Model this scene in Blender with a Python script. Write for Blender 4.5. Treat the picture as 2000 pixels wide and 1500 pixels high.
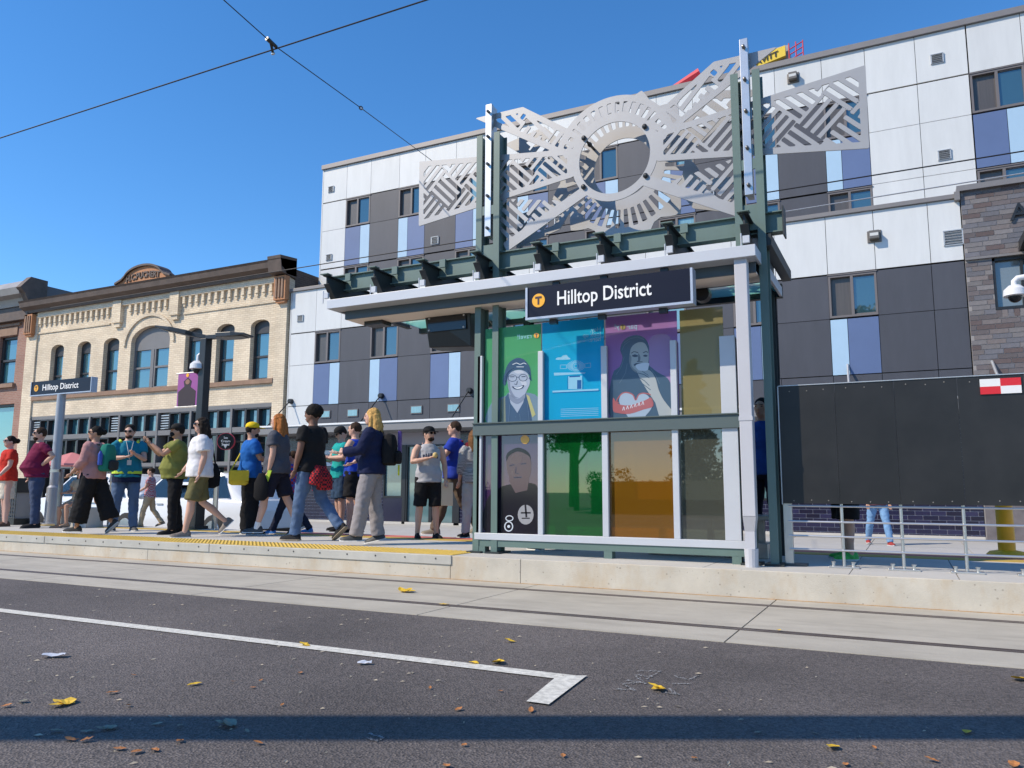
import bpy, bmesh, math, random
import numpy as np
from mathutils import Vector, Matrix, noise
R = math.radians
random.seed(7)
S = bpy.context.scene
for o in list(bpy.data.objects): bpy.data.objects.remove(o)
COL = S.collection

# ---------------------------------------------------------------- camera
F_PX, YAW, PITCH, ROLL, CAM_H = 1532.47, R(26.645), R(7.738), R(0.2587), 0.95
_fw = Vector((-math.sin(YAW)*math.cos(PITCH), math.cos(YAW)*math.cos(PITCH), math.sin(PITCH)))
_r0 = Vector((math.cos(YAW), math.sin(YAW), 0)); _u0 = _r0.cross(_fw)
_r = math.cos(ROLL)*_r0 + math.sin(ROLL)*_u0; _u = _r.cross(_fw)
cam_d = bpy.data.cameras.new('camera'); cam = bpy.data.objects.new('camera', cam_d); COL.objects.link(cam)
cam_d.sensor_width = 36; cam_d.lens = 36*F_PX/2000; cam_d.clip_end = 2000; cam_d.clip_start = 0.05
M = Matrix.Identity(4)
for i, v in enumerate((_r, _u, -_fw)):
    for j in range(3): M[j][i] = v[j]
M[2][3] = CAM_H
cam.matrix_world = M
S.camera = cam
# ---------------------------------------------------------------- sky and sun
SUN_EL, SUN_DIR = R(41), Vector((0.707, 0.707, 0))
w = bpy.data.worlds.new('World'); S.world = w; w.use_nodes = True
nt = w.node_tree; bg = nt.nodes['Background']
sky = nt.nodes.new('ShaderNodeTexSky'); sky.sky_type = 'NISHITA'; sky.sun_disc = False
sky.sun_elevation = SUN_EL; sky.sun_rotation = R(225); sky.altitude = 100; sky.air_density = 1.0; sky.dust_density = 0.0; sky.ozone_density = 6.0
hs = nt.nodes.new('ShaderNodeHueSaturation'); hs.inputs['Saturation'].default_value = 1.18; hs.inputs['Value'].default_value = 1.30
nt.links.new(sky.outputs[0], hs.inputs['Color']); nt.links.new(hs.outputs[0], bg.inputs[0]); bg.inputs[1].default_value = 0.13
sd = bpy.data.lights.new('sun', 'SUN'); sd.energy = 4.0; sd.angle = R(0.53); sd.color = (1.0, 0.875, 0.70)
sun = bpy.data.objects.new('sun', sd); COL.objects.link(sun)
_d = Vector((0.707*math.cos(SUN_EL), 0.707*math.cos(SUN_EL), -math.sin(SUN_EL)))
sun.rotation_euler = _d.to_track_quat('-Z', 'Y').to_euler(); sun.location = (-20, -20, 25)
S.view_settings.view_transform = 'Standard'; S.view_settings.look = 'None'; S.view_settings.gamma = 1
S.view_settings.use_curve_mapping = False; S.view_settings.exposure = 0.3
S.render.engine = 'CYCLES'; S.cycles.max_bounces = 8; S.cycles.transparent_max_bounces = 16

# pixel (2000x1500 photograph) -> point on a plane
def ray(x, y): return _r*((x-1000)/F_PX) - _u*((y-750)/F_PX) + _fw
def onY(x, y, Y): d = ray(x, y); t = Y/d.y; return Vector((d.x*t, Y, CAM_H + d.z*t))
def onZ(x, y, z): d = ray(x, y); t = (z-CAM_H)/d.z; return Vector((d.x*t, d.y*t, z))

# ---------------------------------------------------------------- materials
MATS = {}
def mat(name, col, rough=0.6, metal=0.0, var=0.0, scale=3.0, bump=0.0, bscale=60.0, spec=0.5, rnd=0.0, ior=1.5, detail=4, stretch=None):
    if name in MATS: return MATS[name]
    m = bpy.data.materials.new(name); m.use_nodes = True; MATS[name] = m
    t = m.node_tree; b = t.nodes['Principled BSDF']; L = t.links.new
    b.inputs['Roughness'].default_value = rough; b.inputs['Metallic'].default_value = metal
    b.inputs['Specular IOR Level'].default_value = spec; b.inputs['IOR'].default_value = ior
    b.inputs['Base Color'].default_value = (*col, 1)
    tc = t.nodes.new('ShaderNodeTexCoord'); src = tc.outputs['Object']
    if stretch:
        mp = t.nodes.new('ShaderNodeMapping'); mp.inputs['Scale'].default_value = stretch
        L(src, mp.inputs[0]); src = mp.outputs[0]
    out = None
    if var > 0:
        n = t.nodes.new('ShaderNodeTexNoise'); n.inputs['Scale'].default_value = scale; n.inputs['Detail'].default_value = detail; n.inputs['Roughness'].default_value = 0.65
        L(src, n.inputs['Vector'])
        mr = t.nodes.new('ShaderNodeMapRange'); mr.inputs[1].default_value = 0.25; mr.inputs[2].default_value = 0.75
        mr.inputs[3].default_value = 1-var; mr.inputs[4].default_value = 1+var
        L(n.outputs[0], mr.inputs[0]); out = mr.outputs[0]
    if rnd > 0:
        oi = t.nodes.new('ShaderNodeObjectInfo')
        mr2 = t.nodes.new('ShaderNodeMapRange'); mr2.inputs[3].default_value = 1-rnd; mr2.inputs[4].default_value = 1+rnd
        L(oi.outputs['Random'], mr2.inputs[0])
        if out:
            mm = t.nodes.new('ShaderNodeMath'); mm.operation = 'MULTIPLY'; L(out, mm.inputs[0]); L(mr2.outputs[0], mm.inputs[1]); out = mm.outputs[0]
        else: out = mr2.outputs[0]
    if out:
        vm = t.nodes.new('ShaderNodeVectorMath'); vm.operation = 'SCALE'; vm.inputs[0].default_value = col
        L(out, vm.inputs['Scale']); L(vm.outputs[0], b.inputs['Base Color'])
    if bump > 0:
        n2 = t.nodes.new('ShaderNodeTexNoise'); n2.inputs['Scale'].default_value = bscale; n2.inputs['Detail'].default_value = 3
        L(src, n2.inputs['Vector'])
        bp = t.nodes.new('ShaderNodeBump'); bp.inputs['Strength'].default_value = bump; bp.inputs['Distance'].default_value = 0.01
        L(n2.outputs[0], bp.inputs['Height']); L(bp.outputs[0], b.inputs['Normal'])
    return m
def tinted_glass(name, tint, gloss=0.25, film=0.0, filmcol=(0.5, 0.5, 0.5), tl=0.35):
    """coloured pane: tinted see-through + mirror reflection + (printed film) diffuse share"""
    if name in MATS: return MATS[name]
    m = bpy.data.materials.new(name); m.use_nodes = True; MATS[name] = m
    t = m.node_tree; L = t.links.new
    for n in list(t.nodes):
        if n.type != 'OUTPUT_MATERIAL': t.nodes.remove(n)
    out = t.nodes['Material Output']
    tr = t.nodes.new('ShaderNodeBsdfTransparent'); tr.inputs[0].default_value = (*tint, 1)
    gl = t.nodes.new('ShaderNodeBsdfGlossy'); gl.inputs['Roughness'].default_value = 0.015; gl.inputs[0].default_value = (1, 1, 1, 1)
    fr = t.nodes.new('ShaderNodeLayerWeight'); fr.inputs[0].default_value = gloss
    mx = t.nodes.new('ShaderNodeMixShader')
    base = tr.outputs[0]
    if film > 0:
        df = t.nodes.new('ShaderNodeBsdfDiffuse'); df.inputs[0].default_value = (*filmcol, 1)
        tn = t.nodes.new('ShaderNodeBsdfTranslucent'); tn.inputs[0].default_value = (*filmcol, 1)
        m0 = t.nodes.new('ShaderNodeMixShader'); m0.inputs[0].default_value = tl; L(df.outputs[0], m0.inputs[1]); L(tn.outputs[0], m0.inputs[2])
        m1 = t.nodes.new('ShaderNodeMixShader'); m1.inputs[0].default_value = film; L(base, m1.inputs[1]); L(m0.outputs[0], m1.inputs[2]); base = m1.outputs[0]
    L(fr.outputs['Fresnel'], mx.inputs[0]); L(base, mx.inputs[1]); L(gl.outputs[0], mx.inputs[2]); L(mx.outputs[0], out.inputs[0])
    return m

# ---------------------------------------------------------------- mesh helpers
class MB:
    def __init__(s): s.v = []; s.f = []
    def add(s, vs, fs):
        b = len(s.v); s.v += [tuple(v) for v in vs]; s.f += [tuple(b+i for i in f) for f in fs]; return s
    def box(s, x0, x1, y0, y1, z0, z1):
        return s.add([(x0,y0,z0),(x1,y0,z0),(x1,y1,z0),(x0,y1,z0),(x0,y0,z1),(x1,y0,z1),(x1,y1,z1),(x0,y1,z1)],
                     [(0,3,2,1),(4,5,6,7),(0,1,5,4),(1,2,6,5),(2,3,7,6),(3,0,4,7)])
    def obox(s, c, sx, sy, sz, rot):   # oriented box: centre, full sizes, 3x3/4x4 rotation
        b = MB().box(-sx/2, sx/2, -sy/2, sy/2, -sz/2, sz/2); c = Vector(c)
        return s.add([c + rot @ Vector(v) for v in b.v], b.f)
    def prism(s, poly, y0, y1):        # polygon in x,z extruded from y0 to y1 (y0 in front)
        n = len(poly)
        area = sum(poly[i][0]*poly[(i+1) % n][1]-poly[(i+1) % n][0]*poly[i][1] for i in range(n))
        if area < 0: poly = poly[::-1]
        vs = [(x, y0, z) for x, z in poly] + [(x, y1, z) for x, z in poly]
        return s.add(vs, [tuple(range(n)), tuple(range(2*n-1, n-1, -1))] + [((i+1) % n, i, i+n, (i+1) % n+n) for i in range(n)])
    def prism_x(s, poly, x0, x1):      # polygon in y,z extruded along x
        n = len(poly)
        area = sum(poly[i][0]*poly[(i+1) % n][1]-poly[(i+1) % n][0]*poly[i][1] for i in range(n))
        if area < 0: poly = poly[::-1]
        vs = [(x1, y, z) for y, z in poly] + [(x0, y, z) for y, z in poly]
        return s.add(vs, [tuple(range(n)), tuple(range(2*n-1, n-1, -1))] + [((i+1) % n, i, i+n, (i+1) % n+n) for i in range(n)])
    def rings(s, rings, cap=True):
        n = len(rings[0]); vs = [p for r in rings for p in r]; fs = []
        for k in range(len(rings)-1):
            for i in range(n):
                a, b = k*n+i, k*n+(i+1) % n
                fs.append((a, b, b+n, a+n))
        if cap: fs += [tuple(range(n-1, -1, -1)), tuple((len(rings)-1)*n+i for i in range(n))]
        return s.add(vs, fs)
    def tube(s, pts, r, n=8, ry=None):
        pts = [Vector(p) for p in pts]; rr = r if isinstance(r, (list, tuple)) else [r]*len(pts); rings = []
        ref = None
        for i, p in enumerate(pts):
            d = (pts[min(i+1, len(pts)-1)] - pts[max(i-1, 0)]).normalized()
            if ref is None:
                ref = Vector((0, 0, 1)) if abs(d.z) < 0.9 else Vector((1, 0, 0))
            a = d.cross(ref).normalized(); b = a.cross(d).normalized(); ref = b
            k = ry if ry else 1
            rings.append([p + a*rr[i]*math.cos(2*math.pi*j/n) + b*rr[i]*k*math.sin(2*math.pi*j/n) for j in range(n)])
        return s.rings(rings)
    def cyl(s, x, y, z0, z1, r, n=16, r1=None):
        return s.rings([[(x+q*math.cos(2*math.pi*j/n), y+q*math.sin(2*math.pi*j/n), z) for j in range(n)] for z, q in ((z0, r), (z1, r if r1 is None else r1))])
    def lathe(s, prof, x=0, y=0, n=16):
        return s.rings([[(x+q*math.cos(2*math.pi*j/n), y+q*math.sin(2*math.pi*j/n), z) for j in range(n)] for q, z in prof])
    def ell(s, c, rx, ry, rz, n=12, m=8, rot=None):
        c = Vector(c); rings = []
        for k in range(m+1):
            t = math.pi*(k+0.02)/(m+0.04) - math.pi/2
            ring = [Vector((rx*math.cos(t)*math.cos(2*math.pi*j/n), ry*math.cos(t)*math.sin(2*math.pi*j/n), rz*math.sin(t))) for j in range(n)]
            rings.append([c + (rot @ p if rot else p) for p in ring])
        return s.rings(rings)
    def xform(s, mtx): s.v = [tuple(mtx @ Vector(v)) for v in s.v]; return s
    def mesh(s, name):
        me = bpy.data.meshes.new(name); me.from_pydata(s.v, [], s.f); me.update(); return me

def tag(o, label=None, cat=None, group=None, kind=None):
    if label: o['label'] = label
    if cat: o['category'] = cat
    if group: o['group'] = group
    if kind: o['kind'] = kind
    return o
def obj(name, mb, m, parent=None, smooth=False, bevel=0, **k):
    me = mb.mesh(name) if isinstance(mb, MB) else mb
    if m is not None and not me.materials: me.materials.append(m)
    o = bpy.data.objects.new(name, me); COL.objects.link(o)
    if parent is not None: o.parent = parent
    if smooth:
        for p in me.polygons: p.use_smooth = True
        if smooth != 'all': 
            me.set_sharp_from_angle(angle=R(40))
    if bevel:
        b = o.modifiers.new('bevel', 'BEVEL'); b.width = bevel; b.segments = 2; b.limit_method = 'ANGLE'
    return tag(o, **k)
def empty(name, loc, label=None, cat=None, group=None, rz=0):
    o = bpy.data.objects.new(name, None); COL.objects.link(o); o.location = loc; o.rotation_euler = (0, 0, rz); o.empty_display_size = 0.1
    return tag(o, label, cat, group)
def text_mb(txt, size, mirror=False, align='LEFT', extrude=0.0, shear=0.0, bold=0.0, sx=1.0):
    """text as mesh data in the x,z plane facing -y, origin at the baseline"""
    c = bpy.data.curves.new('txt', 'FONT'); c.body = txt; c.size = size; c.align_x = align; c.extrude = extrude; c.offset = bold; c.shear = shear; c.resolution_u = 3
    o = bpy.data.objects.new('txt', c); COL.objects.link(o)
    dg = bpy.context.evaluated_depsgraph_get(); dg.update(); me = o.evaluated_get(dg).to_mesh()
    k = -sx if mirror else sx
    mb = MB().add([(v.co.x*k, -v.co.z, v.co.y) for v in me.vertices], [tuple(p.vertices)[::(-1 if mirror else 1)] for p in me.polygons])
    o.evaluated_get(dg).to_mesh_clear(); bpy.data.objects.remove(o); bpy.data.curves.remove(c)
    return mb
def shift(mb, x, y, z): mb.v = [(a+x, b+y, c+z) for a, b, c in mb.v]; return mb
def copy_of(o, parent=None):
    c = o.copy(); COL.objects.link(c)
    if parent is not None: c.parent = parent
    return c
def arc(cx, cz, r, a0, a1, n, rz=None): return [(cx+r*math.cos(R(a0+(a1-a0)*i/n)), cz+(rz or r)*math.sin(R(a0+(a1-a0)*i/n))) for i in range(n+1)]
def disc_poly(cx, cz, rx, rz=None, n=20): return [(cx+rx*math.cos(2*math.pi*i/n), cz+(rz or rx)*math.sin(2*math.pi*i/n)) for i in range(n)]
def plate(f, x0, x1, z0, z1, step, y0, y1):
    """flat cut plate: f(X,Z) < 0 is metal; marching squares, front at y0, back at y1"""
    xs = np.arange(x0, x1+step, step); zs = np.arange(z0, z1+step, step); X, Z = np.meshgrid(xs, zs); Fv = f(X, Z); mb = MB()
    ny, nx = Fv.shape
    def quad(poly, edges):
        n = len(poly); b = len(mb.v)
        mb.v += [(p[0], y0, p[1]) for p in poly] + [(p[0], y1, p[1]) for p in poly]
        mb.f.append(tuple(b+i for i in range(n))); mb.f.append(tuple(b+n+i for i in range(n-1, -1, -1)))
        for i in edges: j = (i+1) % n; mb.f.append((b+j, b+i, b+n+i, b+n+j))
    ins = Fv < 0
    full = ins[:-1, :-1] & ins[1:, :-1] & ins[:-1, 1:] & ins[1:, 1:]
    anyi = ins[:-1, :-1] | ins[1:, :-1] | ins[:-1, 1:] | ins[1:, 1:]
    for j in range(ny-1):
        i = 0
        while i < nx-1:
            if full[j, i]:
                k = i
                while k < nx-1 and full[j, k]: k += 1
                quad([(xs[i], zs[j]), (xs[k], zs[j]), (xs[k], zs[j+1]), (xs[i], zs[j+1])], []); i = k; continue
            if anyi[j, i]:
                cs = [(i, j), (i+1, j), (i+1, j+1), (i, j+1)]; poly = []; typ = []
                for a in range(4):
                    p, q = cs[a], cs[(a+1) % 4]; fp, fq = Fv[p[1], p[0]], Fv[q[1], q[0]]
                    if fp < 0: poly.append((xs[p[0]], zs[p[1]])); typ.append(0)
                    if (fp < 0) != (fq < 0):
                        t = fp/(fp-fq); poly.append((xs[p[0]]+t*(xs[q[0]]-xs[p[0]]), zs[p[1]]+t*(zs[q[1]]-zs[p[1]]))); typ.append(1)
                n = len(poly)
                if n > 2: quad(poly, [a for a in range(n) if typ[a] == 1 and typ[(a+1) % n] == 1])
            i += 1
    return mb
# ================================================================ ground
def asphalt_mat():
    m = mat('asphalt', (0.05, 0.05, 0.052), 0.85)
    t = m.node_tree; L = t.links.new; b = t.nodes['Principled BSDF']; tc = [n for n in t.nodes if n.type == 'TEX_COORD'][0]
    def nz(sc, det=3): 
        n = t.nodes.new('ShaderNodeTexNoise'); n.inputs['Scale'].default_value = sc; n.inputs['Detail'].default_value = det; L(tc.outputs['Object'], n.inputs['Vector']); return n
    vo = t.nodes.new('ShaderNodeTexVoronoi'); vo.inputs['Scale'].default_value = 95; L(tc.outputs['Object'], vo.inputs['Vector'])
    big = nz(0.5, 5); fine = nz(160, 2)
    cr = t.nodes.new('ShaderNodeValToRGB'); cr.color_ramp.elements[0].position = 0.2; cr.color_ramp.elements[0].color = (0.030, 0.027, 0.026, 1)
    cr.color_ramp.elements[1].position = 0.95; cr.color_ramp.elements[1].color = (0.195, 0.168, 0.155, 1)
    mx = t.nodes.new('ShaderNodeMath'); mx.operation = 'MULTIPLY_ADD'; L(fine.outputs[0], mx.inputs[0]); mx.inputs[1].default_value = 0.7
    L(vo.outputs['Color'], mx.inputs[2]) if False else None
    sep = t.nodes.new('ShaderNodeSeparateColor'); L(vo.outputs['Color'], sep.inputs[0])
    m2 = t.nodes.new('ShaderNodeMath'); m2.operation = 'MULTIPLY'; L(sep.outputs[0], m2.inputs[0]); m2.inputs[1].default_value = 0.42; L(m2.outputs[0], mx.inputs[2])
    L(mx.outputs[0], cr.inputs[0])
    mr = t.nodes.new('ShaderNodeMapRange'); mr.inputs[1].default_value = 0.3; mr.inputs[2].default_value = 0.7; mr.inputs[3].default_value = 0.66; mr.inputs[4].default_value = 1.36; L(big.outputs[0], mr.inputs[0])
    vm = t.nodes.new('ShaderNodeVectorMath'); vm.operation = 'SCALE'; L(cr.outputs[0], vm.inputs[0]); L(mr.outputs[0], vm.inputs['Scale']); L(vm.outputs[0], b.inputs['Base Color'])
    bp = t.nodes.new('ShaderNodeBump'); bp.inputs['Strength'].default_value = 0.9; bp.inputs['Distance'].default_value = 0.006; L(vo.outputs['Distance'], bp.inputs['Height']); L(bp.outputs[0], b.inputs['Normal'])
    return m
ASPHALT = asphalt_mat()
def concrete(name, col, var=0.12, stain=None):
    m = mat(name, col, 0.85, var=var, scale=1.6, bump=0.25, bscale=90, detail=8)
    if stain:
        t = m.node_tree; L = t.links.new; b = t.nodes['Principled BSDF']; tc = [n for n in t.nodes if n.type == 'TEX_COORD'][0]; src = b.inputs['Base Color'].links[0].from_socket
        mp = t.nodes.new('ShaderNodeMapping'); mp.inputs['Scale'].default_value = stain[1]; L(tc.outputs['Object'], mp.inputs[0])
        n1 = t.nodes.new('ShaderNodeTexNoise'); n1.inputs['Scale'].default_value = 2.2; n1.inputs['Detail'].default_value = 7; n1.inputs['Roughness'].default_value = 0.7; L(mp.outputs[0], n1.inputs['Vector'])
        r1 = t.nodes.new('ShaderNodeMapRange'); r1.inputs[1].default_value = 0.48; r1.inputs[2].default_value = 0.72; r1.inputs[4].default_value = 0.75; L(n1.outputs[0], r1.inputs[0])
        m1 = t.nodes.new('ShaderNodeMix'); m1.data_type = 'RGBA'; m1.inputs[7].default_value = (*stain[0], 1); L(r1.outputs[0], m1.inputs[0]); L(src, m1.inputs[6])
        v = t.nodes.new('ShaderNodeTexVoronoi'); v.inputs['Scale'].default_value = 16; L(tc.outputs['Object'], v.inputs['Vector']); n2 = t.nodes.new('ShaderNodeTexNoise'); n2.inputs['Scale'].default_value = 5; L(tc.outputs['Object'], n2.inputs['Vector'])
        ad = t.nodes.new('ShaderNodeMath'); ad.operation = 'MULTIPLY_ADD'; L(n2.outputs[0], ad.inputs[0]); ad.inputs[1].default_value = -0.30; L(v.outputs['Distance'], ad.inputs[2])
        r2 = t.nodes.new('ShaderNodeMapRange'); r2.inputs[1].default_value = -0.06; r2.inputs[2].default_value = -0.02; r2.inputs[3].default_value = stain[2]; r2.inputs[4].default_value = 0.0; L(ad.outputs[0], r2.inputs[0])
        m2 = t.nodes.new('ShaderNodeMix'); m2.data_type = 'RGBA'; m2.inputs[7].default_value = (0.16, 0.13, 0.10, 1); L(r2.outputs[0], m2.inputs[0]); L(m1.outputs[2], m2.inputs[6]); L(m2.outputs[2], b.inputs['Base Color'])
    return m
CONC = concrete('track_concrete', (0.44, 0.405, 0.335), 0.15, ((0.31, 0.28, 0.23), (0.5, 2.5, 1), 0.0)); CONC_P = concrete('platform_concrete', (0.50, 0.48, 0.44), 0.09)
CONC_W = concrete('platform_wall_concrete', (0.515, 0.475, 0.40), 0.2, ((0.46, 0.35, 0.22), (1.3, 1, 0.6), 0.45)); SIDEW = concrete('sidewalk_concrete', (0.44, 0.43, 0.41), 0.08)
JOINT = mat('joint_dark', (0.06, 0.055, 0.05), 0.9)
RUST = mat('rust_stain', (0.40, 0.24, 0.11), 0.9, var=0.4, scale=9)
def sheet(name, x0, x1, y0, y1, z, m):
    return obj(name, MB().add([(x0,y0,z),(x1,y0,z),(x1,y1,z),(x0,y1,z)], [(0,1,2,3)]), m, kind='structure')
sheet('road', -400, 400, -300, 5.22, 0.0, ASPHALT)
sheet('far_road', -400, 400, 10.3, 15.4, -0.26, ASPHALT)
sheet('ground', -600, 600, -500, 700, -0.42, mat('soil', (0.12, 0.10, 0.07), 0.95, var=0.3))
tb = obj('track_bed', MB().box(-60, 30, 5.22, 7.43, -0.3, -0.012), JOINT, kind='structure')
PY = 7.43; PZ = 0.25; PEND = 10.3
slabx = [-60, -48, -36, -28, -23, -18.2, -15.7, -13.3, -10.8, -8.3, -5.85, -3.42, -1.1, 1.35, 3.8, 8, 14, 30]
for a, b in zip(slabx[:-1], slabx[1:]):
    for y0, y1 in ((5.22, 5.70), (5.82, 6.96), (7.08, 7.428)):
        obj('concrete_slab', MB().box(a+0.006, b-0.006, y0, y1, -0.2, 0.004), CONC, tb)
STEEL_R = mat('rail_steel', (0.16, 0.13, 0.12), 0.45, 0.5, var=0.2, scale=8); RUBBER = mat('rail_rubber', (0.115, 0.088, 0.08), 0.8, var=0.25, scale=12)
for yc in (5.76, 7.02):
    obj('rail_boot', MB().box(-60, 30, yc-0.059, yc+0.059, -0.2, -0.003), RUBBER, tb)
    rl = MB().box(-60, 30, yc-0.04, yc+0.006, -0.1, 0.006).box(-60, 30, yc+0.034, yc+0.05, -0.1, 0.005)
    obj('rail', rl, STEEL_R, tb)
# platform
pl = obj('platform', MB().box(-60, 14, PY+0.02, PEND-0.02, -0.5, PZ-0.03), CONC_W, kind='structure')
px = [-60, -40, -30, -24, -20, -17, -14, -11, -8, -5.9, -4.46, -3.0, -1.75, -0.5, 0.33, 1.6, 4, 8, 14]
for a, b in zip(px[:-1], px[1:]):
    y0 = PY+0.62 if b <= -4.4 else PY+0.02
    obj('paving_slab', MB().box(a+0.004, b-0.004, y0, PEND-0.72, PZ-0.04, PZ), CONC_P, pl)
wx = [-60, -35, -22, -15.5, -9.2, -4.46, -3.62, 6, 14]
for a, b in zip(wx[:-1], wx[1:]):
    obj('wall_slab', MB().box(a+0.002, b-0.002, PY, PY+0.05, -0.05, (PZ-0.095 if b <= -4.4 else PZ-0.001)), CONC_W, pl, bevel=0.006)
    obj('rust_streak', MB().box(a, b, PY-0.008, PY+0.002, -0.02, 0.009), RUST, pl)
PLATE = mat('edge_plate_metal', (0.47, 0.45, 0.40), 0.55, 0.2, var=0.12, scale=4)
BOLT = mat('bolt_dark', (0.13, 0.12, 0.11), 0.5, 0.6)
ex = [-60, -50, -40, -31.2, -27.9, -24.6, -21.3, -18.0, -14.7, -11.4, -8.05, -4.44]
for a, b in zip(ex[:-1], ex[1:]):
    e = obj('edge_plate', MB().box(a+0.006, b-0.006, PY-0.014, PY+0.05, PZ-0.095, PZ+0.003), PLATE, pl, bevel=0.004)
    if a > -25:
        n = 9
        mb = MB()
        for i in range(n):
            c = a + (b-a)*(i+0.5)/n
            r = [[(c+q*math.cos(2*math.pi*j/8), y, PZ-0.035+q*math.sin(2*math.pi*j/8)) for j in range(8)] for y, q in ((PY-0.013, 0.012), (PY-0.02, 0.008))]
            mb.rings(r)
        obj('bolt_row', mb, BOLT, e)
YEL = mat('tactile_yellow', (0.60, 0.40, 0.07), 0.7, var=0.15, scale=7, rnd=0.06); YELD = mat('tactile_yellow_far', (0.50, 0.34, 0.07), 0.7, var=0.15, scale=7)
def tile_mesh(n, s):
    mb = MB().box(0.002, s-0.002, 0.002, s-0.002, -0.03, 0.006); d = s/n
    for i in range(n):
        for j in range(n):
            cx, cy = d*(i+0.5), d*(j+0.5); a, b = d*0.24, d*0.13
            v = [(cx-a,cy-a,0.006),(cx+a,cy-a,0.006),(cx+a,cy+a,0.006),(cx-a,cy+a,0.006),(cx-b,cy-b,0.012),(cx+b,cy-b,0.012),(cx+b,cy+b,0.012),(cx-b,cy+b,0.012)]
            mb.add(v, [(4,5,6,7),(0,1,5,4),(1,2,6,5),(2,3,7,6),(3,0,4,7)])
    return mb.mesh('tactile_tile')
tm = tile_mesh(9, 0.57); tm.materials.append(YEL)
x = -4.46-0.57
while x > -28:
    t = obj('tactile_tile', tm, None, pl); t.location = (x, PY+0.05, PZ); x -= 0.572
obj('tactile_strip', MB().box(-60, -28, PY+0.05, PY+0.62, PZ-0.03, PZ+0.006), YEL, pl, kind='stuff')
obj('far_tactile_strip', MB().box(-60, 14, PEND-0.72, PEND-0.42, PZ-0.03, PZ+0.006), YELD, pl)
RED = mat('red_curb', (0.58, 0.15, 0.12), 0.75, var=0.2, scale=5)
obj('far_kerb_grey', MB().box(-60, -9.2, PEND-0.42, PEND, -0.4, PZ+0.003), CONC_P, pl)
obj('far_kerb_red', MB().box(-9.2, 14, PEND-0.42, PEND, -0.4, PZ+0.003), RED, pl)
# sidewalk on the far side
sw = obj('sidewalk', MB().box(-90, 40, 15.4, 22.3, -0.45, -0.185), SIDEW, kind='structure')
x = -44
while x < 8:
    for y0, y1 in ((15.4, 15.58), (15.59, 18.2), (18.21, 20.5), (20.51, 21.99)):
        obj('paving_slab', MB().box(x+0.006, x+1.79, y0, y1, -0.3, -0.164), SIDEW, sw)
    x += 1.8
# road paint
PAINT = mat('road_paint', (0.64, 0.62, 0.55), 0.75, var=0.34, scale=26, bump=0.4, bscale=200)
def paint(name, pts, label):
    o = obj(name, MB().add([(x, y, 0.005) for x, y in pts], [tuple(range(len(pts)))]), PAINT, kind='structure'); return o
paint('road_marking', [(-60, 3.72), (-1.60, 3.815), (-1.53, 3.925), (-60, 3.84)], '')
a, b, c, d = onZ(1147, 1322, 0), onZ(1090, 1322, 0), onZ(1028, 1373, 0), onZ(1072, 1379, 0)
paint('road_marking', [(a.x, a.y-0.005), (b.x, b.y-0.005), (c.x, c.y), (d.x, d.y)], '')
bpy.data.objects['road_marking.001'].location.z = 0.003
# ================================================================ apartment building
WHITE = mat('white_panel', (0.62, 0.635, 0.635), 0.45, var=0.06, scale=1.6, stretch=(2, 1, 0.35), rnd=0.03); DARK = mat('charcoal_panel', (0.060, 0.063, 0.078), 0.5, var=0.12, scale=1.5, stretch=(2, 1, 0.4), rnd=0.07)
BLUE = mat('blue_panel', (0.105, 0.155, 0.30), 0.45, var=0.07, scale=0.9, rnd=0.05); LBLUE = mat('pale_blue_panel', (0.37, 0.53, 0.68), 0.45, var=0.03, rnd=0.03)
COPING = mat('grey_coping', (0.22, 0.205, 0.20), 0.5, 0.3, var=0.06); FRAME = mat('window_frame_grey', (0.15, 0.135, 0.135), 0.5); CORE = mat('building_core', (0.06, 0.06, 0.065), 0.9)
GLASS = mat('window_glass', (0.03, 0.075, 0.095), 0.02, spec=0.5, ior=2.3); SCREEN = mat('insect_screen', (0.085, 0.075, 0.068), 0.35, var=0.25, scale=2.5, stretch=(6, 1, 0.3), ior=1.6)
CURTAIN = mat('curtain', (0.18, 0.33, 0.36), 0.15, var=0.25, scale=3, stretch=(7, 1, 0.2), ior=2.2)
METAL = mat('galvanised', (0.52, 0.53, 0.54), 0.4, 0.6, var=0.08, scale=6); BLACKM = mat('black_metal', (0.016, 0.017, 0.019), 0.4)
ap = empty('apartment_building', (-9, 22, -0.16), 'four storey apartment block clad in white, charcoal and blue panels', 'building'); ap_off = Vector((-9, 22, -0.16))
def part(name, mb, m, parent=ap, off=ap_off, **k):
    shift(mb, -off.x, -off.y, -off.z); return obj(name, mb, m, parent, **k)
part('wall_core', MB().box(-20.28, 8, 22.16, 30, -0.2, 8.2).box(-20.28, 8, 23.66, 34, 8.2, 13.7), CORE)
part('storefront_wall', MB().box(-20.28, 1.56, 22.08, 22.16, 3.0, 3.98), CORE)
def panel(x0, x1, z0, z1, Y, m): part('panel', MB().box(x0+0.007, x1-0.007, Y, Y+0.05, z0+0.007, z1-0.007), m)
sub = lambda mb: shift(mb, -ap_off.x, -ap_off.y, -ap_off.z)
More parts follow.
